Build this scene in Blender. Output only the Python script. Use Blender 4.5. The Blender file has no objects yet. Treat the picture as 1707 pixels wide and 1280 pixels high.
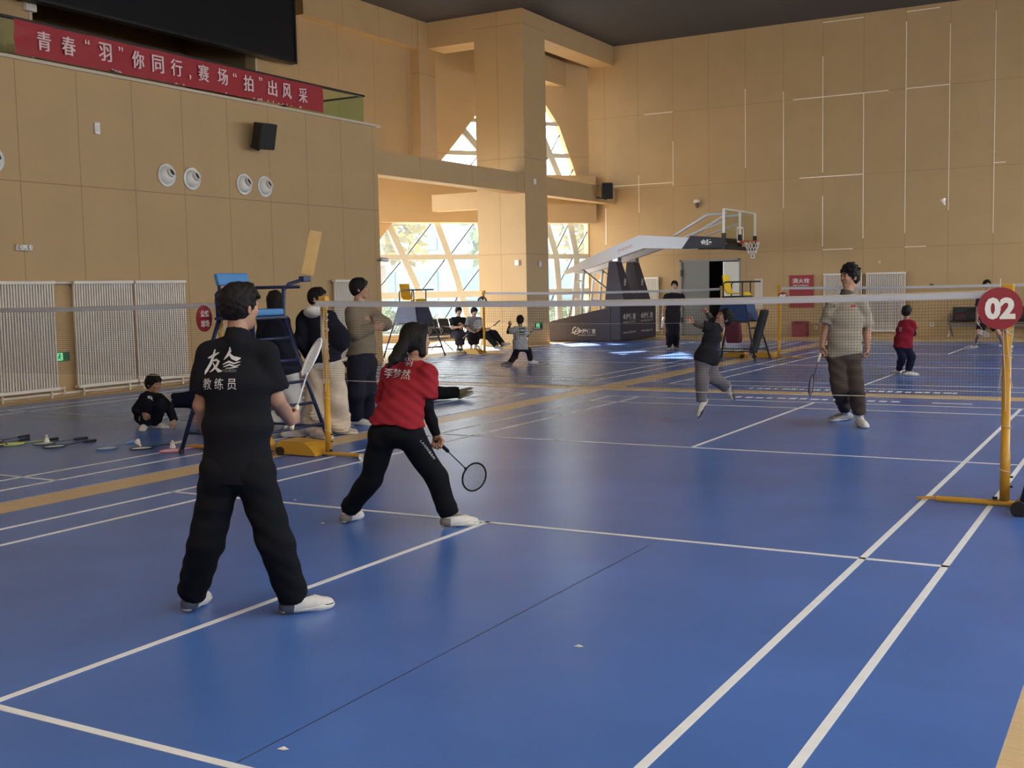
import bpy, bmesh, math, random
import numpy as np
from mathutils import Vector, Matrix
from mathutils.bvhtree import BVHTree

# ------------------------------------------------------------------ camera, sky, sun, exposure
scene = bpy.context.scene
IW, IH = 1707, 1280
FPX = 1907.0
CAM = np.array([4.0672, -8.7586, 1.6297])
YAW, PITCH, ROLL = -0.5171, -0.0834, -0.0201
_f = np.array([math.sin(YAW)*math.cos(PITCH), math.cos(YAW)*math.cos(PITCH), math.sin(PITCH)])
_r = np.cross(_f, [0, 0, 1]); _r /= np.linalg.norm(_r); _u = np.cross(_r, _f)
CR = math.cos(ROLL)*_r + math.sin(ROLL)*_u
CU = -math.sin(ROLL)*_r + math.cos(ROLL)*_u
CF = _f
cam_data = bpy.data.cameras.new('camera')
cam_data.sensor_fit = 'HORIZONTAL'; cam_data.sensor_width = 36.0
cam_data.lens = FPX/IW*36.0
cam_data.clip_start = 0.05; cam_data.clip_end = 400
cam = bpy.data.objects.new('camera', cam_data)
scene.collection.objects.link(cam)
M = Matrix.Identity(4)
for i in range(3):
    M[i][0] = CR[i]; M[i][1] = CU[i]; M[i][2] = -CF[i]; M[i][3] = CAM[i]
cam.matrix_world = M
scene.camera = cam

world = bpy.data.worlds.new('world'); scene.world = world
world.use_nodes = True
bg = world.node_tree.nodes['Background']
bg.inputs[0].default_value = (0.90, 0.96, 1.0, 1); bg.inputs[1].default_value = 9.0

sun_data = bpy.data.lights.new('sun', 'SUN')
sun_data.energy = 30.0; sun_data.angle = 0.012; sun_data.color = (1.0, 0.98, 0.95)
sun = bpy.data.objects.new('sun', sun_data); scene.collection.objects.link(sun)
SUN_TO = Vector((0.60, -0.66, -0.52)).normalized()          # the way the sunlight travels
sun.rotation_euler = SUN_TO.to_track_quat('-Z', 'Y').to_euler()
sun.location = (-40, 40, 30)

for i, (x, y) in enumerate(((5.5, -8.0), (5.5, 2.0), (5.5, 12.0), (0.0, -8.0))):      # added warm fill lights, unseen and without fixtures, for the left wall
    ld = bpy.data.lights.new('warm_fill', 'AREA'); ld.shape = 'RECTANGLE'; ld.size = 2.4; ld.size_y = 1.2
    ld.energy = 170.0; ld.color = (1.0, 0.78, 0.54)
    lo_ = bpy.data.objects.new('warm_fill', ld); scene.collection.objects.link(lo_)
    lo_.location = (x, y, 9.25); lo_.rotation_euler = (0, math.radians(55 if x > 1 else 0), 0)

scene.view_settings.view_transform = 'Standard'
scene.view_settings.look = 'None'
scene.view_settings.exposure = 0.26
scene.view_settings.gamma = 1.0
scene.view_settings.use_curve_mapping = False
scene.cycles.max_bounces = 8
scene.cycles.diffuse_bounces = 5
scene.cycles.transparent_max_bounces = 12
scene.cycles.sample_clamp_indirect = 6.0

# ------------------------------------------------------------------ projecting pixels of the photograph into the hall
def ray(px, py):
    return CF + CR*(px-IW/2)/FPX - CU*(py-IH/2)/FPX
def at(px, py, depth):
    return CAM + ray(px, py)*depth
def on(px, py, axis, val):
    v = ray(px, py); t = (val-CAM[axis])/v[axis]
    return CAM + v*t
def F(px, py, z=0.0):
    return on(px, py, 2, z)
def depth_of(p):
    return float((np.array(p)-CAM) @ CF)
def on_plane(px, py, p0, n):
    v = ray(px, py); t = ((np.array(p0)-CAM) @ n)/(v @ n)
    return CAM + v*t
def V(*a):
    return np.array(a, float)
def nrm(v):
    v = np.array(v, float); return v/max(1e-9, np.linalg.norm(v))
HR = nrm([CR[0], CR[1], 0]); HF = nrm([CF[0], CF[1], 0]); UP = V(0, 0, 1)
def cdir(r, u, f):
    """a direction given as right / up / away from the camera position, all level"""
    return nrm(HR*r + UP*u + HF*f)

# ------------------------------------------------------------------ materials
def lin(c):
    return tuple(((x/255)/12.92 if x/255 <= 0.04045 else ((x/255+0.055)/1.055)**2.4) for x in c)
MATS = {}
def mat(name, rgb, rough=0.6, metal=0.0, noise=0.0, nscale=20.0, bump=0.0, bscale=60.0, emit=0.0, spec=0.5, stretch=None, sheen=0.0):
    if name in MATS: return MATS[name]
    m = bpy.data.materials.new(name); m.use_nodes = True
    nt = m.node_tree; b = nt.nodes['Principled BSDF']
    c = lin(rgb)
    b.inputs['Base Color'].default_value = (*c, 1)
    b.inputs['Roughness'].default_value = rough
    b.inputs['Metallic'].default_value = metal
    b.inputs['Specular IOR Level'].default_value = spec
    if sheen: b.inputs['Sheen Weight'].default_value = sheen
    if emit:
        b.inputs['Emission Color'].default_value = (*c, 1); b.inputs['Emission Strength'].default_value = emit
    if noise or bump:
        tc = nt.nodes.new('ShaderNodeTexCoord'); src = tc.outputs['Object']
        if stretch:
            mp = nt.nodes.new('ShaderNodeMapping'); mp.inputs['Scale'].default_value = stretch
            nt.links.new(src, mp.inputs[0]); src = mp.outputs[0]
    if noise:
        n = nt.nodes.new('ShaderNodeTexNoise'); n.inputs['Scale'].default_value = nscale; n.inputs['Detail'].default_value = 4
        nt.links.new(src, n.inputs['Vector'])
        r = nt.nodes.new('ShaderNodeMapRange')
        r.inputs['From Min'].default_value = 0.3; r.inputs['From Max'].default_value = 0.7
        r.inputs['To Min'].default_value = 1-noise; r.inputs['To Max'].default_value = 1+noise
        nt.links.new(n.outputs['Fac'], r.inputs['Value'])
        mx = nt.nodes.new('ShaderNodeVectorMath'); mx.operation = 'SCALE'
        mx.inputs[0].default_value = c
        nt.links.new(r.outputs[0], mx.inputs['Scale']); nt.links.new(mx.outputs[0], b.inputs['Base Color'])
    if bump:
        n2 = nt.nodes.new('ShaderNodeTexNoise'); n2.inputs['Scale'].default_value = bscale; n2.inputs['Detail'].default_value = 5
        nt.links.new(src, n2.inputs['Vector'])
        bp = nt.nodes.new('ShaderNodeBump'); bp.inputs['Strength'].default_value = bump; bp.inputs['Distance'].default_value = 0.02
        nt.links.new(n2.outputs['Fac'], bp.inputs['Height']); nt.links.new(bp.outputs[0], b.inputs['Normal'])
    MATS[name] = m
    return m

def wall_mat(name, rgb, axis, period, off, zs, jw=0.012, dark=0.55):
    """tan acoustic boards with joints every `period` metres along an axis and at the heights zs"""
    if name in MATS: return MATS[name]
    m = mat(name, rgb, 0.62, noise=0.035, nscale=1.3, spec=0.35, bump=0.05, bscale=220)
    nt = m.node_tree; b = nt.nodes['Principled BSDF']
    geo = nt.nodes.new('ShaderNodeNewGeometry'); sep = nt.nodes.new('ShaderNodeSeparateXYZ')
    nt.links.new(geo.outputs['Position'], sep.inputs[0])
    def math_(op, a, bval=None):
        n = nt.nodes.new('ShaderNodeMath'); n.operation = op
        for i, x in enumerate((a, bval)):
            if x is None: continue
            if isinstance(x, (int, float)): n.inputs[i].default_value = x
            else: nt.links.new(x, n.inputs[i])
        return n.outputs[0]
    acc = None
    if period and axis is not None:
        a = math_('SUBTRACT', sep.outputs[axis], off-period/2)
        a = math_('MODULO', math_('ADD', a, 100*period), period)
        a = math_('ABSOLUTE', math_('SUBTRACT', a, period/2))
        acc = math_('LESS_THAN', a, jw/2)
    for z in zs:
        l = math_('LESS_THAN', math_('ABSOLUTE', math_('SUBTRACT', sep.outputs[2], z)), jw/2)
        acc = l if acc is None else math_('MAXIMUM', acc, l)
    if acc is not None:
        mixn = nt.nodes.new('ShaderNodeMix'); mixn.data_type = 'RGBA'
        src = b.inputs['Base Color'].links[0].from_socket
        nt.links.new(acc, mixn.inputs[0]); nt.links.new(src, mixn.inputs[6])
        c = lin(rgb); mixn.inputs[7].default_value = (c[0]*dark, c[1]*dark*0.9, c[2]*dark*0.85, 1)
        nt.links.new(mixn.outputs[2], b.inputs['Base Color'])
    return m

def glass_mat(name, tint=(1, 1, 1), dust=0.0):
    m = bpy.data.materials.new(name); m.use_nodes = True; nt = m.node_tree
    for n in list(nt.nodes): nt.nodes.remove(n)
    o = nt.nodes.new('ShaderNodeOutputMaterial'); mx = nt.nodes.new('ShaderNodeMixShader')
    t = nt.nodes.new('ShaderNodeBsdfTransparent'); t.inputs[0].default_value = (*tint, 1)
    g = nt.nodes.new('ShaderNodeBsdfGlossy'); g.inputs['Roughness'].default_value = 0.03
    lw = nt.nodes.new('ShaderNodeLayerWeight'); lw.inputs[0].default_value = 0.25
    fr = nt.nodes.new('ShaderNodeMapRange'); fr.inputs['To Min'].default_value = .035; fr.inputs['To Max'].default_value = .55
    pw = nt.nodes.new('ShaderNodeMath'); pw.operation = 'POWER'; pw.inputs[1].default_value = 3.0
    nt.links.new(lw.outputs['Facing'], pw.inputs[0]); nt.links.new(pw.outputs[0], fr.inputs['Value'])
    nt.links.new(fr.outputs[0], mx.inputs[0]); nt.links.new(t.outputs[0], mx.inputs[1]); nt.links.new(g.outputs[0], mx.inputs[2])
    out_ = mx.outputs[0]
    if dust:
        tl = nt.nodes.new('ShaderNodeBsdfTranslucent'); tl.inputs[0].default_value = (.9, .95, .95, 1)
        m2 = nt.nodes.new('ShaderNodeMixShader'); m2.inputs[0].default_value = dust
        nt.links.new(out_, m2.inputs[1]); nt.links.new(tl.outputs[0], m2.inputs[2]); out_ = m2.outputs[0]
    nt.links.new(out_, o.inputs[0]); MATS[name] = m
    return m

TAN = (184, 155, 113)
# ------------------------------------------------------------------ mesh builder
class MB:
    def __init__(s): s.v = []; s.f = []; s.m = []
    def add(s, verts, faces, mi=0):
        o = len(s.v); s.v += [tuple(map(float, p)) for p in verts]
        s.f += [tuple(i+o for i in f) for f in faces]; s.m += [mi]*len(faces); return s
    def frame(s, c, X, Y, Z, size, mi=0):
        """box centred at c with unit axes X, Y, Z and full sizes"""
        c, X, Y, Z = map(np.array, (c, X, Y, Z)); a, b, d = [q/2 for q in size]
        vs = [c+X*a*i+Y*b*j+Z*d*k for i in (-1, 1) for j in (-1, 1) for k in (-1, 1)]
        return s.add(vs, [(0, 1, 3, 2), (4, 6, 7, 5), (0, 4, 5, 1), (2, 3, 7, 6), (0, 2, 6, 4), (1, 5, 7, 3)], mi)
    def box(s, lo, hi, mi=0):
        lo, hi = np.array(lo, float), np.array(hi, float)
        return s.frame((lo+hi)/2, (1, 0, 0), (0, 1, 0), (0, 0, 1), hi-lo, mi)
    def rbox(s, c, X, Y, Z, size, r=0.01, mi=0):
        """box with chamfered edges"""
        bm = bmesh.new(); bmesh.ops.create_cube(bm, size=1.0)
        for v in bm.verts: v.co = Vector((v.co.x*size[0], v.co.y*size[1], v.co.z*size[2]))
        bmesh.ops.bevel(bm, geom=bm.edges[:]+bm.verts[:], offset=r, segments=2, affect='EDGES', profile=0.6)
        bm.verts.index_update()
        X, Y, Z, c = map(np.array, (X, Y, Z, c))
        s.add([c+X*v.co.x+Y*v.co.y+Z*v.co.z for v in bm.verts], [[v.index for v in f.verts] for f in bm.faces], mi)
        bm.free(); return s
    def bar(s, a, b, w, t, up=(0, 0, 1), mi=0):
        """rectangular bar from a to b, w across, t along the up-ish direction"""
        a, b = np.array(a, float), np.array(b, float); d = nrm(b-a)
        x = np.cross(d, up); x = nrm(x) if np.linalg.norm(x) > 1e-6 else V(1, 0, 0)
        y = np.cross(x, d)
        return s.frame((a+b)/2, d, x, y, (np.linalg.norm(b-a), w, t), mi)
    def tube(s, pts, r, n=8, mi=0, closed=False, caps=True):
        pts = [np.array(p, float) for p in pts]; N = len(pts)
        rs = r if isinstance(r, (list, tuple)) else [r]*N
        rings = []; prev = None
        for i in range(N):
            if closed: d = nrm(pts[(i+1) % N]-pts[i-1])
            else: d = nrm(pts[min(i+1, N-1)]-pts[max(i-1, 0)])
            if prev is None:
                h = V(0, 0, 1) if abs(d[2]) < 0.9 else V(1, 0, 0)
                x = nrm(np.cross(d, h))
            else:
                x = prev-d*(prev @ d); x = nrm(x)
            prev = x; y = np.cross(d, x)
            rings.append([pts[i]+rs[i]*(x*math.cos(2*math.pi*k/n)+y*math.sin(2*math.pi*k/n)) for k in range(n)])
        vs = [p for rg in rings for p in rg]; fs = []
        for i in range(N if closed else N-1):
            a, b = i*n, ((i+1) % N)*n
            for k in range(n): fs.append((a+k, a+(k+1) % n, b+(k+1) % n, b+k))
        if caps and not closed:
            fs.append(tuple(range(n-1, -1, -1))); fs.append(tuple((N-1)*n+k for k in range(n)))
        return s.add(vs, fs, mi)
    def lathe(s, c, axis, prof, n=24, mi=0):
        """prof: (distance along the axis, radius) pairs"""
        axis = nrm(axis); h = V(0, 0, 1) if abs(axis[2]) < 0.9 else V(1, 0, 0)
        x = nrm(np.cross(axis, h)); y = np.cross(axis, x); c = np.array(c, float)
        vs = []; fs = []
        for a, r in prof:
            vs += [c+axis*a+max(r, 1e-4)*(x*math.cos(2*math.pi*k/n)+y*math.sin(2*math.pi*k/n)) for k in range(n)]
        for i in range(len(prof)-1):
            for k in range(n): fs.append((i*n+k, i*n+(k+1) % n, (i+1)*n+(k+1) % n, (i+1)*n+k))
        fs.append(tuple(range(n-1, -1, -1))); fs.append(tuple((len(prof)-1)*n+k for k in range(n)))
        return s.add(vs, fs, mi)
    def prism(s, outline, ext, mi=0):
        """outline: 3-D points in a plane; ext: extrusion vector"""
        o = [np.array(p, float) for p in outline]; n = len(o); e = np.array(ext, float)
        vs = o+[p+e for p in o]
        fs = [tuple(range(n-1, -1, -1)), tuple(range(n, 2*n))]
        for i in range(n): fs.append((i, (i+1) % n, n+(i+1) % n, n+i))
        return s.add(vs, fs, mi)
    def ball(s, c, r, mi=0, n=12):
        r = r if isinstance(r, (list, tuple)) else (r, r, r)
        prof = [(-math.cos(math.pi*i/n), math.sin(math.pi*i/n)) for i in range(n+1)]
        o = len(s.v); s.lathe((0, 0, 0), (0, 0, 1), prof, n*2, mi)
        for i in range(o, len(s.v)):
            p = s.v[i]; s.v[i] = (c[0]+p[0]*r[0], c[1]+p[1]*r[1], c[2]+p[2]*r[2])
        return s

BASE = {}
def link(o, parent=None):
    scene.collection.objects.link(o)
    if parent is not None: o.parent = parent
    return o
def obj(name, mb, mats, parent=None, smooth=False, origin=None, kind=None, label=None):
    """one mesh object, built in hall coordinates; its origin goes to its thing's base"""
    mats = mats if isinstance(mats, (list, tuple)) else [mats]
    if parent is not None: org = BASE[parent.name]
    elif origin is not None: org = np.array(origin, float)
    else:
        vv = np.array(mb.v); org = V((vv[:, 0].min()+vv[:, 0].max())/2, (vv[:, 1].min()+vv[:, 1].max())/2, vv[:, 2].min())
    me = bpy.data.meshes.new(name)
    me.from_pydata([tuple(np.array(p)-org) for p in mb.v], [], mb.f)
    for m_ in mats: me.materials.append(m_)
    if len(mats) > 1: me.polygons.foreach_set('material_index', mb.m)
    if smooth: me.polygons.foreach_set('use_smooth', [True]*len(me.polygons))
    me.update()
    o = bpy.data.objects.new(name, me); link(o, parent)
    if parent is None: o.location = org
    BASE[o.name] = org
    if kind: o['kind'] = kind
    if label: o['label'] = label
    return o
def smooth_by_angle(o, deg=35):
    bm = bmesh.new(); bm.from_mesh(o.data)
    bmesh.ops.recalc_face_normals(bm, faces=bm.faces[:])
    for f in bm.faces: f.smooth = True
    for e in bm.edges:
        if len(e.link_faces) != 2 or e.calc_face_angle(0) > math.radians(deg): e.smooth = False
    bm.to_mesh(o.data); bm.free(); return o
def tag(o, label, cat, group=None):
    o['label'] = label; o['category'] = cat
    if group: o['group'] = group
    return o
def thing(name, label, cat, loc, group=None):
    o = bpy.data.objects.new(name, None); o.empty_display_size = 0.1
    link(o); o.location = tuple(loc); BASE[o.name] = np.array(loc, float)
    return tag(o, label, cat, group)
def struct(name, mb, m, parent=None, **k):
    return obj(name, mb, m, parent, kind=None if parent else 'structure', **k)
def copy_thing(root, shift, label=None, rot=0.0):
    """a copy of a thing with copies of its parts and sub-parts"""
    def rec(o, par):
        c = o.copy(); scene.collection.objects.link(c)
        if par is not None:
            c.parent = par
            if 'label' in c.keys() and par is not None: pass
        for ch in list(o.children): rec(ch, c)
        return c
    r = rec(root, None)
    r.location = Vector(root.location)+Vector(tuple(shift))
    r.rotation_euler.z += rot
    if label: r['label'] = label
    BASE[r.name] = np.array(r.location)
    return r

# ------------------------------------------------------------------ writing
_font = None
def text_polys(body, size=1.0, bold=0.0, spacing=1.0, res=3):
    cu = bpy.data.curves.new('lettering', 'FONT'); cu.body = body; cu.size = size
    cu.resolution_u = res; cu.offset = bold; cu.space_character = spacing; cu.fill_mode = 'FRONT'
    o = bpy.data.objects.new('lettering', cu); scene.collection.objects.link(o)
    dg = bpy.context.evaluated_depsgraph_get(); dg.update()
    me = o.evaluated_get(dg).to_mesh()
    vs = np.array([v.co[:2] for v in me.vertices]).reshape(-1, 2); fs = [tuple(p.vertices) for p in me.polygons]
    o.evaluated_get(dg).to_mesh_clear()
    bpy.data.objects.remove(o); bpy.data.curves.remove(cu)
    return vs, fs
def text_flat(mb, body, c, X, Y, width=None, height=None, lift=0.003, mi=0, bold=0.0, spacing=1.0):
    """lettering centred at c in the plane X, Y; lifted along X x Y"""
    vs, fs = text_polys(body, 1.0, bold, spacing)
    if len(vs) == 0: return mb
    lo, hi = vs.min(0), vs.max(0); vs = vs-(lo+hi)/2; w, h = hi-lo
    sx = sy = None
    if width: sx = width/w
    if height: sy = height/h
    sx = sx or sy; sy = sy or sx
    X, Y = nrm(X), nrm(Y); N = np.cross(X, Y); c = np.array(c, float)
    return mb.add([c+X*p[0]*sx+Y*p[1]*sy+N*lift for p in vs], fs, mi)
# ------------------------------------------------------------------ the hall
WX = -11.65          # left wall plane
BY = 26.0            # back wall plane
CEIL = 9.4
m_left = wall_mat('tan_board_left', TAN, 1, 1.17, 4.49, (3.47,))
m_back = wall_mat('tan_board_back', TAN, 0, 1.19, -3.67, (2.60, 4.77, 7.12), dark=0.7)
m_tan = wall_mat('tan_board_plain', TAN, None, 1, 0, (2.4, 7.9))
m_upper = wall_mat('tan_board_gallery', TAN, 1, 1.6, 12.75, (), dark=0.6)
m_pale = mat('pale_trim', (196, 182, 160), 0.5)
m_ceil = mat('ceiling_dark', (60, 58, 62), 0.8, noise=0.05, nscale=2)
m_white = mat('white_paint', (225, 225, 222), 0.45)
m_wood = mat('wood_floor', (206, 178, 136), 0.36, noise=0.10, nscale=6, stretch=(1, 12, 1))
m_blue = mat('court_blue', (75, 112, 182), 0.25, noise=0.10, nscale=0.9, bump=0.06, bscale=160, spec=0.30)
m_line = mat('court_line_white', (222, 225, 228), 0.6, spec=.25, noise=0.04, nscale=9)
m_seam = mat('mat_edge_dark', (44, 52, 74), 0.6)

# floor: wood boards with the four vinyl court mats on it
struct('floor', MB().box((-19, -13, -0.12), (8, 27, 0)), m_wood)

def court_lines(mb, cx, cy, skip=()):
    w = 0.04; z0, z1 = 0.0055, 0.0075
    def ln(x0, y0, x1, y1): mb.box((min(x0, x1), min(y0, y1), z0), (max(x0, x1), max(y0, y1), z1), 1)
    X, S, B, L, N = 3.05, 2.59, 6.70, 5.94, 1.98
    for s in (-1, 1):
        ln(cx+s*X-s*w, cy-B, cx+s*X, cy+B); ln(cx+s*S-s*w, cy-B, cx+s*S, cy+B)
        ln(cx-X, cy+s*B-s*w, cx+X, cy+s*B); ln(cx-X, cy+s*L-s*w, cx+X, cy+s*L)
        ln(cx-X, cy+s*N, cx+X, cy+s*N+s*w); ln(cx-w/2, cy+s*N, cx+w/2, cy+s*B)
COURTS = {'near': (0.0, 0.0, -3.55, 3.62, -7.75, 7.65), 'left': (-7.5, 0.0, -11.08, -4.0, -7.75, 7.65),
          'far': (0.03, 15.6, -3.5, 3.62, 8.25, 22.9), 'far_left': (-7.5, 15.6, -11.08, -4.0, 8.25, 22.9)}
for k, (cx, cy, x0, x1, y0, y1) in COURTS.items():
    mb = MB().box((x0, y0, 0), (x1, y1, 0.005)); court_lines(mb, cx, cy)
    rnd = random.Random(7)
    if k == 'near':          # worn white lettering printed along the mat's end, and a seam
        for i in range(15):
            x = -1.25+i*0.155; mb.box((x, 7.02+rnd.uniform(0, .04), 0.0055), (x+rnd.uniform(.07, .13), 7.14+rnd.uniform(.0, .07), 0.007), 1)
        mb.box((1.45, 7.05, 0.0055), (1.95, 7.11, 0.007), 1)
        mb.box((1.30, -7.7, 0.0052), (1.306, -2.2, 0.0056), 2)
    if k == 'far':
        for i in range(24):
            x = -1.5+i*0.13; mb.box((x, 8.42+rnd.uniform(0, .05), 0.0055), (x+rnd.uniform(.05, .12), 8.58+rnd.uniform(.0, .06), 0.007), 1)
    struct('floor_mat', mb, [m_blue, m_line, m_seam])

# left wall with its ledge, and the gallery above it
struct('wall_left', MB().box((WX-0.3, -13, 0), (WX, 12.85, 5.36)), m_left)
struct('trim_1', MB().box((WX-0.35, -13, 5.36), (WX+0.05, 12.95, 5.41)), m_pale)
struct('floor_gallery', MB().box((-15.2, -13, 5.2), (WX-0.3, 12.85, 5.40)), m_tan)
GX = -15.1
gw = MB()
gw.box((GX-0.3, -13, 4.85), (GX, 6.42, CEIL)); gw.box((GX-0.3, 12.72, 4.85), (GX, 20.0, CEIL))
gw.box((GX-0.3, 6.42, 8.2), (GX, 12.72, CEIL)); gw.box((GX-0.3, 6.42, 4.85), (GX, 12.72, 5.4))
struct('wall_gallery', gw, m_upper)
struct('trim_2', MB().box((GX, 6.35, 5.4), (GX+0.03, 6.42, 8.2)).box((GX, 12.72, 5.4), (GX+0.02, 12.77, 8.2)), m_pale)
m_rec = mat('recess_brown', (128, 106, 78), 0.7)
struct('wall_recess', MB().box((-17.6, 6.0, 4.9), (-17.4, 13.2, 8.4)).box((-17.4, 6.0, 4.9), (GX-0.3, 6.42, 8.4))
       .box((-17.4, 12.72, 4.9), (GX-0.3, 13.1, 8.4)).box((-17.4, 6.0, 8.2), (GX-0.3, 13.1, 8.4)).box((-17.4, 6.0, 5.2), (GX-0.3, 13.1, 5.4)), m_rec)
struct('beam_gallery', MB().box((GX, 14.25, 8.58), (GX+0.28, 19.35, CEIL)), wall_mat('tan_board_fascia', TAN, 1, 1.6, 14.25, ()))
struct('pillar_gallery', MB().box((GX-0.3, 19.35, 4.85), (GX+0.30, 20.2, CEIL)), m_tan)

# the tall pillar and the beams that meet it
struct('pillar_hall', MB().box((-13.2, 19.8, 0), (WX+0.02, 21.15, CEIL)), wall_mat('tan_board_pillar', TAN, 0, 40, -12.45, (2.6, 5.3, 9.0)))
struct('beam_left', MB().box((WX-0.45, 12.85, 4.30), (WX, 19.8, 4.85)), wall_mat('tan_board_beam', TAN, 1, 2.4, 14.6, ()))
struct('beam_right', MB().box((WX-0.40, 21.15, 4.32), (WX, BY, 4.85)), m_tan)
struct('beam_upper_right', MB().box((WX-0.75, 21.15, 8.78), (WX, BY, CEIL)), m_tan)
struct('beam_upper_left', MB().box((GX+0.3, 19.8, 8.66), (-13.2, 20.7, CEIL)), m_tan)

# back wall: boards, sun glints painted as pale strips along some joints, a doorway
DX0, DX1, DZ = -9.42, -7.42, 2.42
bw = MB()
bw.box((-12.62, BY, 0), (DX0, BY+0.3, CEIL)); bw.box((DX1, BY, 0), (8, BY+0.3, CEIL)); bw.box((DX0, BY, DZ), (DX1, BY+0.3, CEIL))
struct('wall_back', bw, m_back)
m_glint = mat('joint_glint', (250, 244, 226), 0.22, metal=0.0, spec=1.0)  # pale colour stands in for raking sun on the board edges
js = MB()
def vglint(x, z0, z1, w=0.022): js.box((x-w/2, BY-0.012, z0), (x+w/2, BY+0.001, z1))
def hglint(z, x0, x1, w=0.028): js.box((x0, BY-0.012, z-w/2), (x1, BY+0.001, z+w/2))
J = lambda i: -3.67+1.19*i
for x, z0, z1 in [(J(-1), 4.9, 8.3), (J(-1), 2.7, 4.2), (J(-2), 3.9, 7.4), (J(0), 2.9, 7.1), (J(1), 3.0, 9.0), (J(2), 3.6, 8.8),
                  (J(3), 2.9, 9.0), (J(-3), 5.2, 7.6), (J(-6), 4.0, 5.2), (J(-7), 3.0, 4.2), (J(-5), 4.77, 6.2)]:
    vglint(x, z0, z1, 0.016)
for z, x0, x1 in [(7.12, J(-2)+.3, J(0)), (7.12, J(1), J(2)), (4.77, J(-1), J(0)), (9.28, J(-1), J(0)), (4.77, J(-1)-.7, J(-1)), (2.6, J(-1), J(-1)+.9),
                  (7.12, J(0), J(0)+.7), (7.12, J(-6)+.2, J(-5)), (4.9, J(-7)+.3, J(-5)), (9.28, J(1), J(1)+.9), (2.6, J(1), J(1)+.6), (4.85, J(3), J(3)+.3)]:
    hglint(z, x0, x1, 0.022)
struct('glint_back', js, m_glint)
struct('baseboard_left', MB().box((WX, -13, 0), (WX+0.015, 12.85, 0.08)), m_tan)
struct('baseboard_back', MB().box((-12.6, BY-0.015, 0), (DX0-0.1, BY, 0.09)).box((DX1+0.1, BY-0.015, 0), (8, BY, 0.09)), m_tan)
struct('ceiling', MB().box((-22, -13, CEIL), (8, 27, CEIL+0.2)), m_ceil)
rw = MB().box((8.0, -13, 0), (8.3, 27, 3.0)).box((8.0, -13, 5.2), (8.3, 27, CEIL))
for k in range(9): rw.box((8.0, -13+k*4.9, 3.0), (8.3, -11.9+k*4.9, 5.2))
struct('wall_right', rw, m_tan)
struct('wall_front', MB().box((-12, -13.3, 0), (8, -13, CEIL)), m_tan)

# ------------------------------------------------------------------ the slanting end wall with the arched, cross-braced window
AZ = math.radians(37)
WP = V(-12.6, 26.0, 0); WD = V(math.sin(AZ), math.cos(AZ), 0); WN = V(math.cos(AZ), -math.sin(AZ), 0)   # along the wall; into the hall
def wpt(px, py): return on_plane(px, py, WP, WN)
egg_px = [(560, 566), (566, 520), (590, 462), (634, 399), (655, 369), (690, 325), (738, 265), (762, 235), (795, 190), (830, 152), (865, 134),
          (890, 146), (908, 172), (932, 210), (955, 276), (966, 310), (979, 345), (986, 378), (988, 430), (987, 500), (986, 550)]
egg = []
for p in egg_px:
    q = wpt(*p); t = (q-WP) @ WD; egg.append((min(t, -0.06), max(q[2], 0.22)))
egg[0] = (egg[0][0], 0.22); egg[-1] = (egg[-1][0], 0.22)
def wall_with_hole(loop, t0, t1, z0, z1, depth, p0, d, nin):
    bm = bmesh.new()
    def P(t, z, k): return Vector(tuple(p0+d*t+V(0, 0, 1)*z-nin*k))
    outer = [(t0, z0), (t1, z0), (t1, z1), (t0, z1)]
    for k in (0, depth):
        vo = [bm.verts.new(P(t, z, k)) for t, z in outer]; vi = [bm.verts.new(P(t, z, k)) for t, z in loop]
        es = [bm.edges.new((vo[i], vo[(i+1) % 4])) for i in range(4)]+[bm.edges.new((vi[i], vi[(i+1) % len(vi)])) for i in range(len(vi))]
        bmesh.ops.triangle_fill(bm, use_beauty=True, use_dissolve=False, edges=es)
    bm.verts.ensure_lookup_table()
    no, ni = 4, len(loop); n = no+ni
    for i in range(ni):
        a, b = no+i, no+(i+1) % ni
        bm.faces.new((bm.verts[a], bm.verts[b], bm.verts[n+b], bm.verts[n+a]))
    mb = MB(); bm.verts.index_update()
    mb.add([v.co for v in bm.verts], [[v.index for v in f.verts] for f in bm.faces]); bm.free(); return mb
struct('wall_window', wall_with_hole(egg, -14.0, 0.25, 0.0, CEIL, 0.30, WP, WD, WN), wall_mat('tan_board_window', TAN, None, 1, 0, (5.9,)))
m_frame = mat('window_frame_cream', (186, 184, 172), 0.5)
m_rod = mat('window_rod_grey', (92, 98, 104), 0.4, metal=0.6)
win = thing('window_1', 'arched cross-braced window in the slanting end wall', 'window', WP+WD*(-3))
win['kind'] = 'structure'
def wbar(a, b, w, t, off=0.10, m=0, mb=None):
    pa, pb = wpt(*a)-WN*off, wpt(*b)-WN*off
    mb.bar(pa, pb, t, w, up=tuple(-WN), mi=m)
fr = MB()
for a, b, w in [((646, 368), (697, 480), .20), ((697, 480), (722, 566), .20), ((727, 366), (758, 450), .20), ((758, 450), (792, 566), .20),
                ((909, 360), (928, 425), .20), ((928, 425), (933, 483), .20), ((933, 483), (936, 560), .20), ((950, 366), (962, 425), .20), ((962, 425), (964, 560), .20),
                ((770, 212), (812, 262), .20), ((906, 228), (936, 300), .20), ((812, 262), (830, 360), .2), ((600, 500), (632, 566), .2), ((800, 372), (850, 560), .2)]:
    wbar(a, b, 0.17, w, 0.12, 0, fr)
for a, b, w in [((600, 429), (990, 427), .16), ((560, 495), (990, 485), .20), ((640, 370), (990, 370), .10), ((735, 253), (960, 260), .14), ((780, 199), (935, 207), .12), ((560, 563), (990, 552), .10)]:
    wbar(a, b, 0.12, w, 0.10, 0, fr)
obj('window_frame', fr, m_frame, win)
rd = MB()
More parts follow.
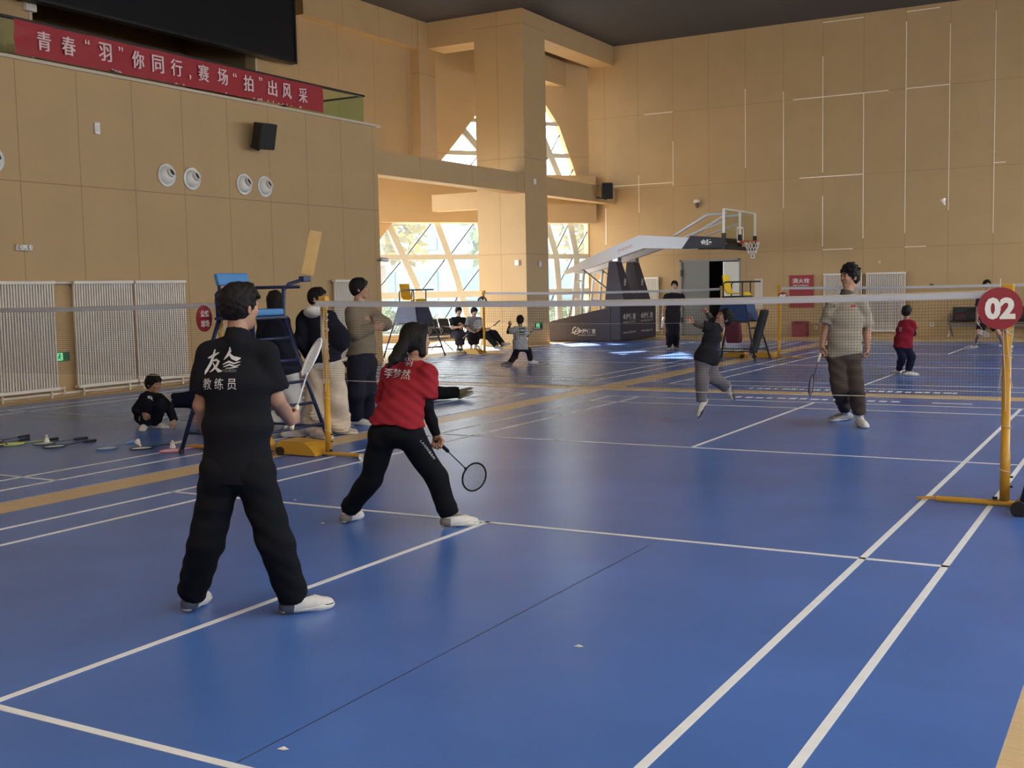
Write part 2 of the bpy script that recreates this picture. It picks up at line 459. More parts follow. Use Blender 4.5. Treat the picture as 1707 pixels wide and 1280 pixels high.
for a, b in [((719, 373), (680, 424)), ((790, 373), (752, 424)), ((669, 436), (634, 478)), ((742, 433), (702, 487)), ((801, 447), (772, 485)),
             ((764, 495), (728, 556)), ((690, 500), (655, 556)), ((949, 373), (928, 416)), ((980, 386), (965, 415)), ((956, 429), (933, 473)), ((926, 487), (915, 515)),
             ((934, 225), (918, 256)), ((918, 258), (905, 275)), ((958, 280), (946, 300)), ((796, 262), (780, 282))]:
    rd.tube([wpt(*a)-WN*0.06, wpt(*b)-WN*0.06], 0.022, 6)
obj('window_rod', rd, m_rod, win)
pn = MB()
pn.add([WP+WD*t+V(0, 0, z)-WN*0.2 for t, z in egg], [tuple(range(len(egg)))])
m_glass = glass_mat('window_glass', (0.96, 0.99, 1.0), dust=.03)
obj('pane', pn, m_glass, win)
# ring beams just inside the slanting wall, and the short beams that tie them to the pillar
rb = MB()
a = WP+WN*0.5-WD*0.0; b = WP+WN*0.5-WD*9.5
rb.prism([V(*(a[:2]), 3.72), V(*(a[:2]), 5.25), V(*(b[:2]), 5.25), V(*(b[:2]), 3.72)], -WN*0.45)
struct('beam_window', rb, m_tan)
struct('beam_tie', MB().box((-15.3, 20.6, 4.0), (-13.2, 21.0, 4.5)).box((-13.6, 21.1, 8.15), (-13.05, 25.3, 8.95)), m_tan)

# ------------------------------------------------------------------ outside: paving, trees, a hedge and a pale building seen through the window
struct('ground_outside', MB().box((-90, -20, -0.35), (-19.2, 95, -0.15)).box((-19.2, 27.2, -0.35), (30, 95, -0.15)), mat('paving_pale', (120, 118, 110), 0.8, noise=0.06, nscale=1))
def leaf_cloud(c, rad, n, seed, size=0.35):
    rnd = random.Random(seed); mb = MB()
    for i in range(n):
        d = nrm([rnd.gauss(0, 1), rnd.gauss(0, 1), rnd.gauss(0, 1)]); r = rnd.uniform(0.55, 1.0)
        lump = 1+0.22*math.sin(5*d[0]+seed)*math.cos(4*d[1])+0.15*math.sin(7*d[2])
        p = np.array(c)+d*np.array(rad)*r*lump
        x = nrm([rnd.gauss(0, 1), rnd.gauss(0, 1), rnd.gauss(0, .6)]); y = nrm(np.cross(x, [rnd.gauss(0, 1), rnd.gauss(0, 1), rnd.gauss(0, 1)]))
        s = size*rnd.uniform(.6, 1.2)
        mb.add([p-x*s, p-y*s*.45, p+x*s, p+y*s*.45], [(0, 1, 2, 3)])
    return mb
m_leafy = mat('leaf_yellow', (124, 112, 30), 0.6, noise=0.25, nscale=2)
m_leafg = mat('leaf_green', (70, 96, 52), 0.6, noise=0.3, nscale=2)
m_bark = mat('bark_grey', (110, 96, 82), 0.8, noise=0.2, nscale=12)
for i, (x, y, h, m_, lab) in enumerate([
        (-24.5, 30.5, 6.6, m_leafy, 'yellow leafed tree outside the left half of the arched window'),
        (-30.0, 31.0, 7.2, m_leafg, 'tall green tree outside the far left panes of the arched window'),
        (-21.5, 36.0, 6.8, m_leafg, 'green tree outside the middle of the arched window, behind the pillar'),
        (-19.0, 40.0, 7.0, m_leafy, 'yellow leafed tree outside the right panes of the arched window')]):
    t = thing('tree', lab, 'tree', (x, y, -0.15), 'trees outside the window')
    obj('trunk', MB().tube([(x, y, -0.2), (x+.1, y, h*.4), (x, y+.1, h*.75)], [.2, .15, .07], 8), m_bark, t)
    obj('crown', leaf_cloud((x, y, h*.68), (2.1, 2.1, h*.30), 900, i+3, .34), m_, t)
for i, (x, y, l, lab) in enumerate([(-22.5, 27.0, 3.2, 'low clipped green hedge outside the left foot of the arched window'),
                                    (-18.2, 33.0, 3.0, 'low clipped green hedge outside the right foot of the arched window')]):
    tag(obj('hedge', leaf_cloud((x, y, .35), (l, 1.0, .62), 1100, 20+i, .2), mat('leaf_hedge', (74, 96, 36), 0.6, noise=.3, nscale=3)), lab, 'hedge')
bl = thing('building', 'pale office block standing beyond the trees outside the window', 'building', (-36, 58, -0.15))
bmb = MB().box((-52, 56, -0.15), (-20, 66, 8.6)); obj('wall', bmb, mat('building_pale', (80, 100, 106), 0.7), bl)
gm = mat('building_glass', (52, 78, 86), 0.3)
for iz in range(2):
    for ix in range(9):
        x = -51+ix*3.5; obj('window', MB().box((x, 55.9, .9+iz*3.4), (x+2.2, 56.05, 2.9+iz*3.4)), gm, bl)
# ------------------------------------------------------------------ things on the left wall
m_black = mat('plastic_black', (24, 25, 28), 0.5)
m_screen = mat('screen_black', (30, 32, 36), 0.28, spec=0.4)
m_steel = mat('steel_grey', (150, 152, 155), 0.35, metal=0.8)
m_yellow = mat('paint_yellow', (200, 150, 46), 0.4)
m_navy = mat('paint_navy', (26, 40, 76), 0.4)
m_red = mat('sign_red', (150, 34, 46), 0.5)
m_sign = mat('sign_maroon', (136, 28, 44), 0.45)
m_offw = mat('off_white', (214, 208, 198), 0.5)
m_cream = mat('radiator_white', (226, 220, 210), 0.45)

t = thing('display_screen', 'huge dark display screen hanging above the gallery rail', 'screen', (-14.7, 9.3, 7.32))
obj('panel', MB().rbox((-14.72, 9.3, 8.25), (1, 0, 0), (0, 1, 0), (0, 0, 1), (0.16, 8.7, 1.95), 0.02), m_screen, t)
obj('frame', MB().box((-14.82, 4.92, 7.24), (-14.60, 13.68, 7.29)).box((-14.82, 13.65, 7.24), (-14.60, 13.70, 9.25)), m_black, t)
for y_ in (6.0, 13.0): obj('bracket', MB().box((GX, y_, 7.6), (-14.8, y_+.2, 9.2)), m_black, t)

t = thing('glass_railing', 'greenish glass railing along the gallery edge, behind the red banner', 'railing', (WX-0.08, 4.5, 5.41))
gl = glass_mat('railing_glass', (0.86, 0.95, 0.89))
yy = -4.0
for k in range(11):
    obj('glass_pane', MB().box((WX-0.10, -4.0+k*1.5+0.01, 5.41), (WX-0.085, -4.0+k*1.5+1.49, 6.0)), gl, t)
obj('glass_pane', MB().box((GX+0.05, 12.5, 5.41), (WX-0.1, 12.515, 6.0)), gl, t)
obj('handrail', MB().box((WX-0.125, -4.0, 6.0), (WX-0.06, 12.53, 6.04)).box((GX+0.05, 12.48, 6.0), (WX-0.06, 12.53, 6.04)), m_black, t)

# red banner: cloth hung over the railing
t = thing('banner', 'long red cloth banner with white characters hung on the gallery railing', 'banner', (WX, 7.1, 5.45))
b = MB(); n = 110; m = 8
for j in range(m+1):
    for i in range(n+1):
        y = 3.34+(10.93-3.34)*i/n; z = 5.98-0.53*j/m
        sag = 0.035*math.sin(math.pi*i/n)*(1-j/m)*0.0
        crease = 0.010*math.sin(i*0.31)+0.007*math.sin(i*0.9+j)+0.012*math.exp(-i/5.0)*math.sin(j*1.3)
        b.v.append((WX+0.015+max(-0.02, crease), y, z-sag))
for j in range(m):
    for i in range(n):
        a = j*(n+1)+i; b.f.append((a, a+1, a+n+2, a+n+1)); b.m.append(0)
bo = obj('cloth', b, mat('banner_red', (158, 38, 48), 0.6, noise=0.05, nscale=3), t, smooth=True)
wm = mat('banner_white', (226, 196, 196), 0.6)
def ch(c, y, z, h=0.30, w=0.26):
    tx = MB()
    for k in (-1, 0, 1): text_flat(tx, c, (WX+0.042, y+k*.008, z+k*.002), (0, 1, 0), (0, 0, 1), w, h, 0.004+k*.0006)
    obj('character', tx, wm, t)
for c, px, py in [('青', 73, 69), ('春', 114, 77), ('羽', 175, 87), ('你', 230, 100), ('同', 263, 107), ('行', 294, 113), ('赛', 339, 122), ('场', 371, 128),
                  ('拍', 414, 139), ('出', 454, 147), ('风', 478, 152), ('采', 505, 159)]:
    q = on(px, py, 0, WX+0.04); ch(c, q[1], q[2])
for c, px, py in [('“', 145, 70), ('”', 201, 82), ('“', 391, 125), ('”', 434, 132)]:
    q = on(px, py, 0, WX+0.04); tx = MB(); text_flat(tx, c, (WX+0.042, q[1], q[2]), (0, 1, 0), (0, 0, 1), 0.10, 0.08, 0.004, bold=0.01); obj('quotation_mark', tx, wm, t)
q = on(317, 129, 0, WX+0.04); tx = MB(); text_flat(tx, ',', (WX+0.042, q[1], q[2]), (0, 1, 0), (0, 0, 1), 0.045, 0.09, 0.004, bold=0.01); obj('comma', tx, wm, t)
rnd = random.Random(4)
for i in range(24):                                           # white flecks of paper along the hem
    y = rnd.choice([rnd.uniform(5.2, 5.4), rnd.uniform(6.6, 8.0), rnd.uniform(8.6, 10.2), rnd.uniform(9.0, 10.6)])
    tx = MB(); tx.add([(WX+0.043, y+rnd.uniform(-.05, 0), 5.452), (WX+0.043, y+rnd.uniform(.02, .06), 5.452), (WX+0.043, y+rnd.uniform(0, .03), 5.452+rnd.uniform(.02, .05))], [(0, 1, 2)]); obj('paper_fleck', tx, wm, t)

def radiator(y0, y1, label, axis='y', z0=0.12, z1=1.90, base=None):
    """panel of upright white tubes along the left wall (axis y) or back wall (axis x)"""
    if axis == 'y':
        P = lambda u, d, z: V(WX+0.05+d, u, z); c = V(WX+0.1, (y0+y1)/2, 0)
    else:
        P = lambda u, d, z: V(u, BY-0.05-d, z); c = V((y0+y1)/2, BY-0.1, 0)
    t = thing('radiator', label, 'radiator', c, 'white column radiators')
    mb = MB(); n = int(round((y1-y0)/0.052))
    for i in range(n):
        u = y0+(i+.5)*(y1-y0)/n
        mb.rbox(P(u, .068, (z0+z1)/2), *(((0, 1, 0), (1, 0, 0), (0, 0, 1)) if axis == 'y' else ((1, 0, 0), (0, 1, 0), (0, 0, 1))), (.026, .045, z1-z0-.06), .009)
    obj('columns', mb, m_cream, t, smooth=True)
    for z in (z0+.03, z1-.03):
        obj('header', MB().rbox(P((y0+y1)/2, 0.068, z), *( ((0, 1, 0), (1, 0, 0), (0, 0, 1)) if axis == 'y' else ((1, 0, 0), (0, 1, 0), (0, 0, 1))), (y1-y0, 0.115, 0.055), 0.015), m_cream, t)
    
    for u in (y0+.14, y1-.14):
        obj('leg', MB().tube([P(u, .068, 0), P(u, .068, z0+.02)], 0.018, 8), m_cream, t)
    obj('valve', MB().tube([P(y1-.02, .068, z0+.03), P(y1+.09, .068, z0+.03), P(y1+.12, .068, z0-.04), P(y1+.06, .068, z0-.07)], 0.017, 8).ball(P(y1+.10, .068, z0+.03), .028), m_cream, t, smooth=True)
    return t
radiator(2.55, 3.74, 'white column radiator at the left edge, nearest on the left wall')
radiator(4.10, 5.36, 'white column radiator right of the green exit sign')
radiator(5.40, 6.60, 'white column radiator on the left wall behind the squatting boy')
radiator(10.95, 12.0, 'white column radiator behind the two standing people in jackets')
radiator(-4.80, -3.66, 'left one of two white column radiators behind the man in grey', 'x', 0.14, 1.88)
radiator(-3.55, -2.42, 'right one of two white column radiators behind the man in grey', 'x', 0.14, 1.88)
radiator(-10.75, -10.1, 'white column radiator half hidden behind the basketball stand', 'x', 0.14, 1.9)
tag(obj('heating_pipe', MB().tube([(WX+.09, 3.78, 1.865), (WX+.09, 4.08, 1.865)], .02, 8).tube([(WX+.06, -2, .06), (WX+.06, 6.9, .06)], .022, 8), m_cream, smooth=True),
    'white heating pipe running under the left wall radiators', 'pipe')

def nozzle(px, py, label):
    c = on(px, py, 0, WX)
    t = thing('air_nozzle', label, 'air vent', c, 'round air nozzles on the left wall')
    obj('ring', MB().lathe(c, (1, 0, 0), [(0, .215), (.03, .205), (.035, .175), (.01, .165), (0.002, .16)], 36), m_white, t, smooth=True)
    d = nrm((0.72, 0.16, -0.0)) ; d = nrm((0.8, 0.12, 0.30))
    obj('eyeball', MB().lathe(c+V(.004, 0, 0), (1, 0, 0), [(0, .158), (.03, .152), (.06, .135), (.085, .11), (.105, .07), (.112, .02)], 32), m_white, t, smooth=True)
    obj('jet_pipe', MB().lathe(c+d*.10, d, [(0, .085), (.06, .082), (.062, .072), (.0, .068)], 24), m_white, t, smooth=True)
    obj('opening', MB().lathe(c+d*.128, d, [(0, .068), (.002, .068)], 24), m_black, t)
for px, py, lab in [(277, 292, 'round white air nozzle, leftmost of the four whole ones'), (319, 298, 'second round white air nozzle from the left on the wall'),
                    (406, 307, 'third round white air nozzle from the left, below the black speaker'), (440.5, 311, 'rightmost round white air nozzle, below the black speaker'),
                    (-14, 266, 'round white air nozzle cut off by the left edge of the view')]:
    nozzle(px, py, lab)

def speaker(c, X, Y, Z, size, label, wall_pt):
    t = thing('loudspeaker', label, 'loudspeaker', c, 'wall loudspeakers')
    X, Y, Z = map(nrm, (X, Y, Z))
    obj('cabinet', MB().rbox(c, X, Y, Z, size, .02), m_black, t)
    obj('grille', MB().rbox(np.array(c)+X*(size[0]/2+.004), X, Y, Z, (.012, size[1]*.93, size[2]*.94), .004), mat('grille_black', (16, 17, 19), .7), t)
    obj('wall_bracket', MB().tube([np.array(c)-X*size[0]*.3-Z*size[2]*.42, np.array(c)-X*size[0]*.5-Z*(size[2]*.56), np.array(wall_pt)-Z*0.15], .025, 8), m_black, t)
q = on(440.5, 227, 0, WX+.35)
speaker(q, (0.93, -0.30, -0.2), (0.30, 0.95, 0), (0.2, 0, 1), (.30, .36, .50), 'black loudspeaker on the tan left wall above the air nozzles', (WX, q[1], q[2]))
q = on(1012, 318, 1, 24.5)
speaker(q, (0.5, -0.85, -0.15), (0.86, 0.5, 0), (0, 0, 1), (.34, .34, .50), 'black loudspeaker on the beam end beside the back wall', (WX+.02, 24.5, 4.6))

q = on(160, 214, 0, WX)
t = thing('wall_sensor', 'small white box on the left wall below the banner', 'sensor', q)
obj('case', MB().rbox(q+V(.02, 0, 0), (1, 0, 0), (0, 1, 0), (0, 0, 1), (.04, .11, .20), .008), m_white, t)
obj('lens', MB().box(q+V(.04, -.03, -.05), q+V(.043, .03, .05)), m_offw, t)
q = on(37, 413, 0, WX)
t = thing('emergency_light', 'white twin-headed emergency light above the left radiators', 'emergency light', q)
obj('case', MB().rbox(q+V(.035, 0, 0), (1, 0, 0), (0, 1, 0), (0, 0, 1), (.07, .30, .10), .03), m_white, t, smooth=False)
for s in (-1, 1):
    obj('lamp_head', MB().lathe(q+V(.07, s*.085, .005), (1, 0, 0), [(0, .042), (.03, .04), (.032, .03), (.02, .02)], 20), m_offw, t, smooth=True)
obj('indicator', MB().ball(q+V(.072, 0, -.02), .008), m_black, t)
q = on(630, 432, 0, WX)
t = thing('security_camera', 'white security camera at the corner where the left wall ends', 'camera', q)
obj('housing', MB().lathe(q+V(.02, .05, 0), nrm((.5, .9, -.1)), [(0, .03), (.01, .045), (.20, .045), (.21, .03)], 16), m_white, t, smooth=True)
obj('mount', MB().tube([q+V(0, -.05, -.02), q+V(.05, .0, -.04), q+V(.05, .06, 0)], .018, 8), m_steel, t)
q = on(47, 10, 0, GX)
t = thing('wall_box', 'small white box beside a dark knob at the top left, above the banner', 'box', q)
obj('case', MB().rbox(q+V(.05, 0, 0), (1, 0, 0), (0, 1, 0), (0, 0, 1), (.1, .24, .22), .015), m_offw, t)
obj('horn', MB().lathe(q+V(.02, -.30, .08), (1, 0, 0), [(0, .03), (.05, .05), (.12, .06), (.12, .05), (.05, .02)], 18), mat('horn_brown', (90, 60, 44), .5), t, smooth=True)

def exit_sign(c, N, X, label, w=.36, h=.17):
    t = thing('exit_sign', label, 'exit sign', c, 'green running man exit signs')
    N, X = nrm(N), nrm(X); Z = V(0, 0, 1)
    obj('housing', MB().rbox(np.array(c)+N*.015, N, X, Z, (.03, w, h), .006), mat('exit_green', (34, 92, 56), .4), t)
    f = MB(); p = np.array(c)+N*.032
    f.add([p+X*a+Z*b_ for a, b_ in [(-w*.48, -h*.42), (-w*.02, -h*.42), (-w*.02, h*.42), (-w*.48, h*.42)]], [(0, 1, 2, 3)])
    obj('lit_panel', f, mat('exit_lit', (130, 225, 160), .4, emit=.6), t)
    g = MB(); p = np.array(c)+N*.034-X*w*.25
    def L(a, b_, r=.008): g.bar(p+X*a[0]*h+Z*a[1]*h, p+X*b_[0]*h+Z*b_[1]*h, r*1.6, .002, up=tuple(N))
    g.lathe(p+Z*h*.26, N, [(0, .013), (.002, .013)], 12)
    for a, b_ in [((0, .14), (-.03, -.08)), ((-.03, -.08), (.12, -.16)), ((.12, -.16), (.10, -.34)), ((-.03, -.08), (-.14, -.2)), ((-.14, -.2), (-.26, -.2)),
                  ((0, .12), (.14, .06)), ((.14, .06), (.2, .14)), ((0, .12), (-.14, .04)), ((-.14, .04), (-.18, -.06))]: L(a, b_)
    obj('pictogram', g, mat('exit_dark', (20, 70, 40), .5), t)
exit_sign(V(WX, 3.925, .66), (1, 0, 0), (0, 1, 0), 'green exit sign low on the left wall between two radiators', .27, .15)
exit_sign(on(898, 543, 0, WX+.02), (1, 0, 0), (0, 1, 0), 'green exit sign low on the side of the tall pillar', .42, .19)
for px, py, ax, val, lab in [(863, 438, 1, 19.8, 'small white box on the sunlit front of the tall pillar'), (898, 440, 0, WX+.02, 'small white box on the shaded side of the tall pillar, at window height'),
                             (889, 303, 0, WX+.02, 'small white box high on the shaded side of the tall pillar')]:
    q = on(px, py, ax, val); n_ = V(1, 0, 0) if ax == 0 else V(0, -1, 0)
    t = thing('switch_box', lab, 'box', q)
    s_ = V(0, 1, 0) if ax == 0 else V(1, 0, 0)
    obj('case', MB().rbox(q+n_*.03, n_, s_, (0, 0, 1), (.06, .14, .16), .012), m_offw, t)
    obj('cover', MB().rbox(q+n_*.064, n_, s_, (0, 0, 1), (.01, .10, .12), .003), m_white, t)
# back wall fittings
for px, py, lab, dark in [(1255, 427, 'small white wall box right of the doorway, under the basketball hoop', 0), (1553, 476, 'small dark wall switch right of the back radiators', 1),
                          (1360, 546, 'low white wall socket left of the man in grey', 0), (1554, 541, 'low white wall socket right of the boy in red', 0), (1466, 437, 'tiny white hook above the gap between the back radiators', 0)]:
    q = on(px, py, 1, BY); s = .13 if px == 1255 else (.10 if px != 1466 else .05)
    t = thing('wall_socket', lab, 'socket')if False else thing('wall_socket', lab, 'wall fitting', q)
    obj('plate', MB().rbox(q-V(0, .012, 0), (1, 0, 0), (0, 1, 0), (0, 0, 1), (s, .024, s), .006), m_black if dark else m_white, t)
    obj('insert', MB().rbox(q-V(0, .026, 0), (1, 0, 0), (0, 1, 0), (0, 0, 1), (s*.5, .006, s*.5), .002), mat('insert_grey', (120, 120, 122), .5), t)
q = on(1163, 340, 1, BY)
t = thing('dome_camera', 'white dome camera on the back wall above the basketball arm', 'camera', q)
obj('mount', MB().rbox(q+V(0, -.08, .08), (1, 0, 0), (0, 1, 0), (0, 0, 1), (.16, .16, .10), .02), m_white, t)
obj('dome', MB().ball(q+V(0.02, -.1, -.03), (.07, .07, .10)), mat('dome_dark', (96, 78, 70), .3), t, smooth=True)

# doorway: frame, grey leaf, white leaf standing open, dark room behind
d = MB()
d.box((DX0, BY-.03, 0), (DX0+.06, BY+.3, DZ)).box((DX1-.06, BY-.03, 0), (DX1, BY+.3, DZ)).box((DX0, BY-.03, DZ-.06), (DX1, BY+.3, DZ))
fr_ = struct('door_1', d, mat('door_frame_grey', (150, 152, 150), .5))
obj('door_leaf', MB().box((DX0+.06, BY+.02, .02), (-8.45, BY+.07, DZ-.06)), mat('door_grey', (136, 138, 138), .5), fr_)
obj('handle', MB().tube([(-8.52, BY-.03, 1.05), (-8.64, BY-.03, 1.05)], .012, 8), m_steel, fr_)
obj('hinge', MB().box((DX0+.04, BY-.04, 1.9), (DX0+.09, BY, 2.1)).box((DX0+.04, BY-.04, .4), (DX0+.09, BY, .6)), m_black, fr_)
obj('door_leaf', MB().frame((-7.62, BY-.28, 1.17), nrm((-.5, -.86, 0)), nrm((.86, -.5, 0)), (0, 0, 1), (.62, .045, 2.3)), mat('door_white', (222, 222, 214), .4), fr_)
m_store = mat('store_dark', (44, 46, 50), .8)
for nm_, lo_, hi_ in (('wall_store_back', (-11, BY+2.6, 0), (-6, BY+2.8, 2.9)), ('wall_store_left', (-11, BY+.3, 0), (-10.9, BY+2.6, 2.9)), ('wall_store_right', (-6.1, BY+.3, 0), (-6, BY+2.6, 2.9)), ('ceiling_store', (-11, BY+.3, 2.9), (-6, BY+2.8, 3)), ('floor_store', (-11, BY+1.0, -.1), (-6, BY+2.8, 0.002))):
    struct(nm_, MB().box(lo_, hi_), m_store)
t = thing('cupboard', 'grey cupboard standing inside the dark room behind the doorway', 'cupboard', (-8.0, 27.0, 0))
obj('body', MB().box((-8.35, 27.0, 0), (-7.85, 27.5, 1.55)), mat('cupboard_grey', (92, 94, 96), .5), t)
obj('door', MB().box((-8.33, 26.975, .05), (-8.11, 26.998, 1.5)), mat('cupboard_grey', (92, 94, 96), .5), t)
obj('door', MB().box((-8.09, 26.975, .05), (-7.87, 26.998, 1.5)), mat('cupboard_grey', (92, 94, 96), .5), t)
for j in range(2): pass
tag(obj('notice_panel', MB().rbox(on(1265, 490, 1, BY-.02), (1, 0, 0), (0, 1, 0), (0, 0, 1), (.26, .03, .95), .008), mat('panel_beige', (206, 196, 180), .6)), 'pale upright panel on the wall right of the doorway', 'panel')

# fire hydrant cabinet and extinguisher box
c0, c1 = on(1316.5, 459, 1, BY), on(1356, 512, 1, BY)
t = thing('hydrant_cabinet', 'red fire hydrant cabinet door with white characters on the back wall', 'fire cabinet', ((c0[0]+c1[0])/2, BY, c1[2]))
obj('door', MB().rbox(((c0[0]+c1[0])/2, BY-.034, (c0[2]+c1[2])/2), (1, 0, 0), (0, 1, 0), (0, 0, 1), (c1[0]-c0[0], .06, c0[2]-c1[2]), .008), m_red, t)
x = MB(); xm, w_ = (c0[0]+c1[0])/2, c1[0]-c0[0]
text_flat(x, '消火栓', (xm, BY-.066, c0[2]-.17), (1, 0, 0), (0, 0, 1), w_*.72, .15, .003, bold=.01)
text_flat(x, 'FIRE HYDRANT', (xm, BY-.066, c0[2]-.31), (1, 0, 0), (0, 0, 1), w_*.66, .04, .003, bold=.01)
text_flat(x, '火警119', (xm, BY-.066, c0[2]-.74), (1, 0, 0), (0, 0, 1), w_*.6, .06, .003)
obj('lettering', x, m_white, t)
q0, q1 = F(1316, 562), F(1343, 562)
t = thing('extinguisher_box', 'dark red extinguisher box standing on the floor under the hydrant cabinet', 'extinguisher box', (-5.45, 25.75, 0))
obj('body', MB().rbox((-5.45, 25.72, .21), (1, 0, 0), (0, 1, 0), (0, 0, 1), (.44, .30, .42), .02), mat('box_red', (118, 30, 40), .5), t)
obj('lid', MB().rbox((-5.45, 25.72, .435), (1, 0, 0), (0, 1, 0), (0, 0, 1), (.46, .32, .05), .015), mat('box_red', (118, 30, 40), .5), t)
obj('handle', MB().tube([(-5.53, 25.56, .44), (-5.53, 25.54, .40), (-5.37, 25.54, .40), (-5.37, 25.56, .44)], .01, 6), m_black, t)

# ------------------------------------------------------------------ nets, posts and court signs
m_net = mat('net_twine', (44, 40, 38), .7)
m_tape = mat('net_tape_white', (184, 187, 198), .6)
m_cordw = mat('cord_white', (206, 196, 176), .7)
def net(xl, xr, y, top, label, mid_drop=0.03, bottom=None, mesh=0.022):
    bottom = bottom if bottom is not None else top-.76
    c = V((xl+xr)/2, y, bottom); t = thing('badminton_net', label, 'net', c, 'badminton nets')
    L = xr-xl; sag = lambda x: mid_drop*(1-((x-(xl+xr)/2)/(L/2))**2)
    N = 40; xs = [xl+.03+(L-.06)*i/N for i in range(N+1)]
    tp = MB()
    for s in (-1, 1):
        o = len(tp.v); tp.v += [(x, y+s*.004, top-sag(x)-dz) for x in xs for dz in (0, .046)]
        for i in range(N): tp.f.append((o+2*i, o+2*i+2, o+2*i+3, o+2*i+1)); tp.m.append(0)
    o0, o1 = 0, 2*(N+1)
    for i in range(N): tp.f.append((o0+2*i, o1+2*i, o1+2*i+2, o0+2*i+2)); tp.m.append(0)
    obj('tape', tp, m_tape, t, smooth=True)
    nm = MB(); r = .0008
    nx = int((L-.1)/mesh)
    for i in range(nx+1):
        x = xl+.05+(L-.1)*i/nx; w1 = .004*math.sin(i*.37)
        a, b_ = top-sag(x)-.04, bottom-sag(x)*.6
        for (u, v) in ((r, 0), (0, r)):
            o = len(nm.v); nm.v += [(x-u, y-v, a), (x+u, y+v, a), (x+u+w1, y+v, b_), (x-u+w1, y-v, b_)]; nm.f.append((o, o+1, o+2, o+3)); nm.m.append(0)
    nz = int((top-.04-bottom)/mesh)
    for k in range(nz+1):
        f_ = k/nz
        for (u, v) in ((r, 0), (0, r)):
            o = len(nm.v)
            for x in xs: 
                z = (top-sag(x)-.04)*(1-f_)+(bottom-sag(x)*.6)*f_
                nm.v += [(x, y-v, z-u), (x, y+v, z+u)]
            for i in range(N): nm.f.append((o+2*i, o+2*i+2, o+2*i+3, o+2*i+1)); nm.m.append(0)
    obj('netting', nm, m_net, t)
    cd = MB().tube([(x, y, top-sag(x)+.004) for x in xs], .004, 5).tube([(x, y, bottom-sag(x)*.6) for x in xs], .003, 5)
    cd.tube([(xl, y, top), (xl+.05, y, top)], .004, 5).tube([(xr-.05, y, top), (xr, y, top)], .004, 5)
    obj('cord', cd, m_cordw, t)
    return t
def net_post(x, y, label, side, cords=0, top=1.56, weight=True, rust=1):
    """side: +1 when the weighted end of the base points to +x"""
    t = thing('net_post', label, 'net post', (x, y, 0), 'yellow net posts')
    obj('pole', MB().lathe((x, y, .05), (0, 0, 1), [(0, .034), (.35, .034), (.352, .030), (top-.05, .030)], 16), m_yellow, t, smooth=True)
    obj('cap', MB().rbox((x, y, top+.0), (1, 0, 0), (0, 1, 0), (0, 0, 1), (.085, .07, .06), .012), m_yellow, t)
    s = side
    obj('base_bar', MB().rbox((x-s*.16, y, .03), (1, 0, 0), (0, 1, 0), (0, 0, 1), (.62, .065, .03), .012).prism([(x-s*.47, y-.033, .03), (x-s*.60, y-.015, .016), (x-s*.60, y+.015, .016), (x-s*.47, y+.033, .03)], (0, 0, .012)), m_yellow, t)
    if weight:
        w = MB(); o = [(0.06, .03), (.14, .11), (.20, .14), (.52, .15), (.56, .10), (.56, .02), (.06, .012)]
        w.prism([(x+s*a, y-.14, z) for a, z in o], (0, .28, 0))
        obj('weight', w, m_yellow, t)
        obj('wheel', MB().lathe((x+s*.50, y-.17, .045), (0, 1, 0), [(0, .045), (.03, .045)], 16), m_black, t)
        obj('wheel', MB().lathe((x+s*.50, y+.14, .045), (0, 1, 0), [(0, .045), (.03, .045)], 16), m_black, t)
    obj('bolt', MB().lathe((x-s*.06, y-.033, .055), (0, 0, 1), [(0, .018), (.02, .018)], 8).lathe((x+.034, y, .22), (1, 0, 0), [(0, .008), (.02, .008)], 8).lathe((x+.034, y, .15), (1, 0, 0), [(0, .008), (.02, .008)], 8), m_black, t)
    if cords:
        rnd = random.Random(cords); cm = MB()
        for i in range(3+cords*2):
            a0 = rnd.uniform(0, 6.28); z = top-rnd.uniform(.02, .3); pts = []
            for k in range(8):
                pts.append((x+.038*math.cos(a0+k*.9), y+.038*math.sin(a0+k*.9), z-k*rnd.uniform(.002, .012)))
            cm.tube(pts, .004, 5)
        for i in range(cords*4):
            a0 = rnd.uniform(-1.8, 1.8)-math.pi/2; z = top-rnd.uniform(.0, .30); l = rnd.uniform(.25, .75)
            pts = [(x+(.036+.03*math.sin(k*.7+i)*k/8)*math.cos(a0+.1*k), y+(.036+.02*k/8)*math.sin(a0), z-l*k/8) for k in range(9)]
            cm.tube(pts, .0035, 5)
        for zz in (1.12, .62, .30):
            pts = [(x+.036*math.cos(k*.8), y+.036*math.sin(k*.8), zz-.006*k) for k in range(12)]; cm.tube(pts, .0035, 5)
        obj('cord', cm, m_cordw, t)
    return t
NY2 = 15.6
net(-3.12, 3.10, 0.0, 1.54, 'badminton net of the near court, strung between the pole with white cords and sign 02')
net(-10.62, -4.42, 0.05, 1.54, 'badminton net of the left court, ending at the round red sign with four characters')
net(-3.10, 3.13, NY2, 1.54, 'badminton net of the far right court, ending at sign 05')
net(-10.55, -4.42, NY2, 1.54, 'badminton net of the far left court, ending at sign 04')
net_post(-3.12, .16, 'yellow net post with tangled white cords near the woman in red', -1, cords=3)
net_post(3.12, 0.0, 'yellow net post under the round sign 02', 1, cords=1)
net_post(-4.40, .05, 'net post of the left court, mostly hidden behind the coach', 1, cords=1)
net_post(-3.12, NY2, 'yellow net post under the small sign 05', -1)
net_post(-10.55, NY2, 'yellow net post under the small sign 04, in front of the bench', -1)
net_post(-4.40, NY2, 'yellow net post in front of the open doorway', 1, cords=1)
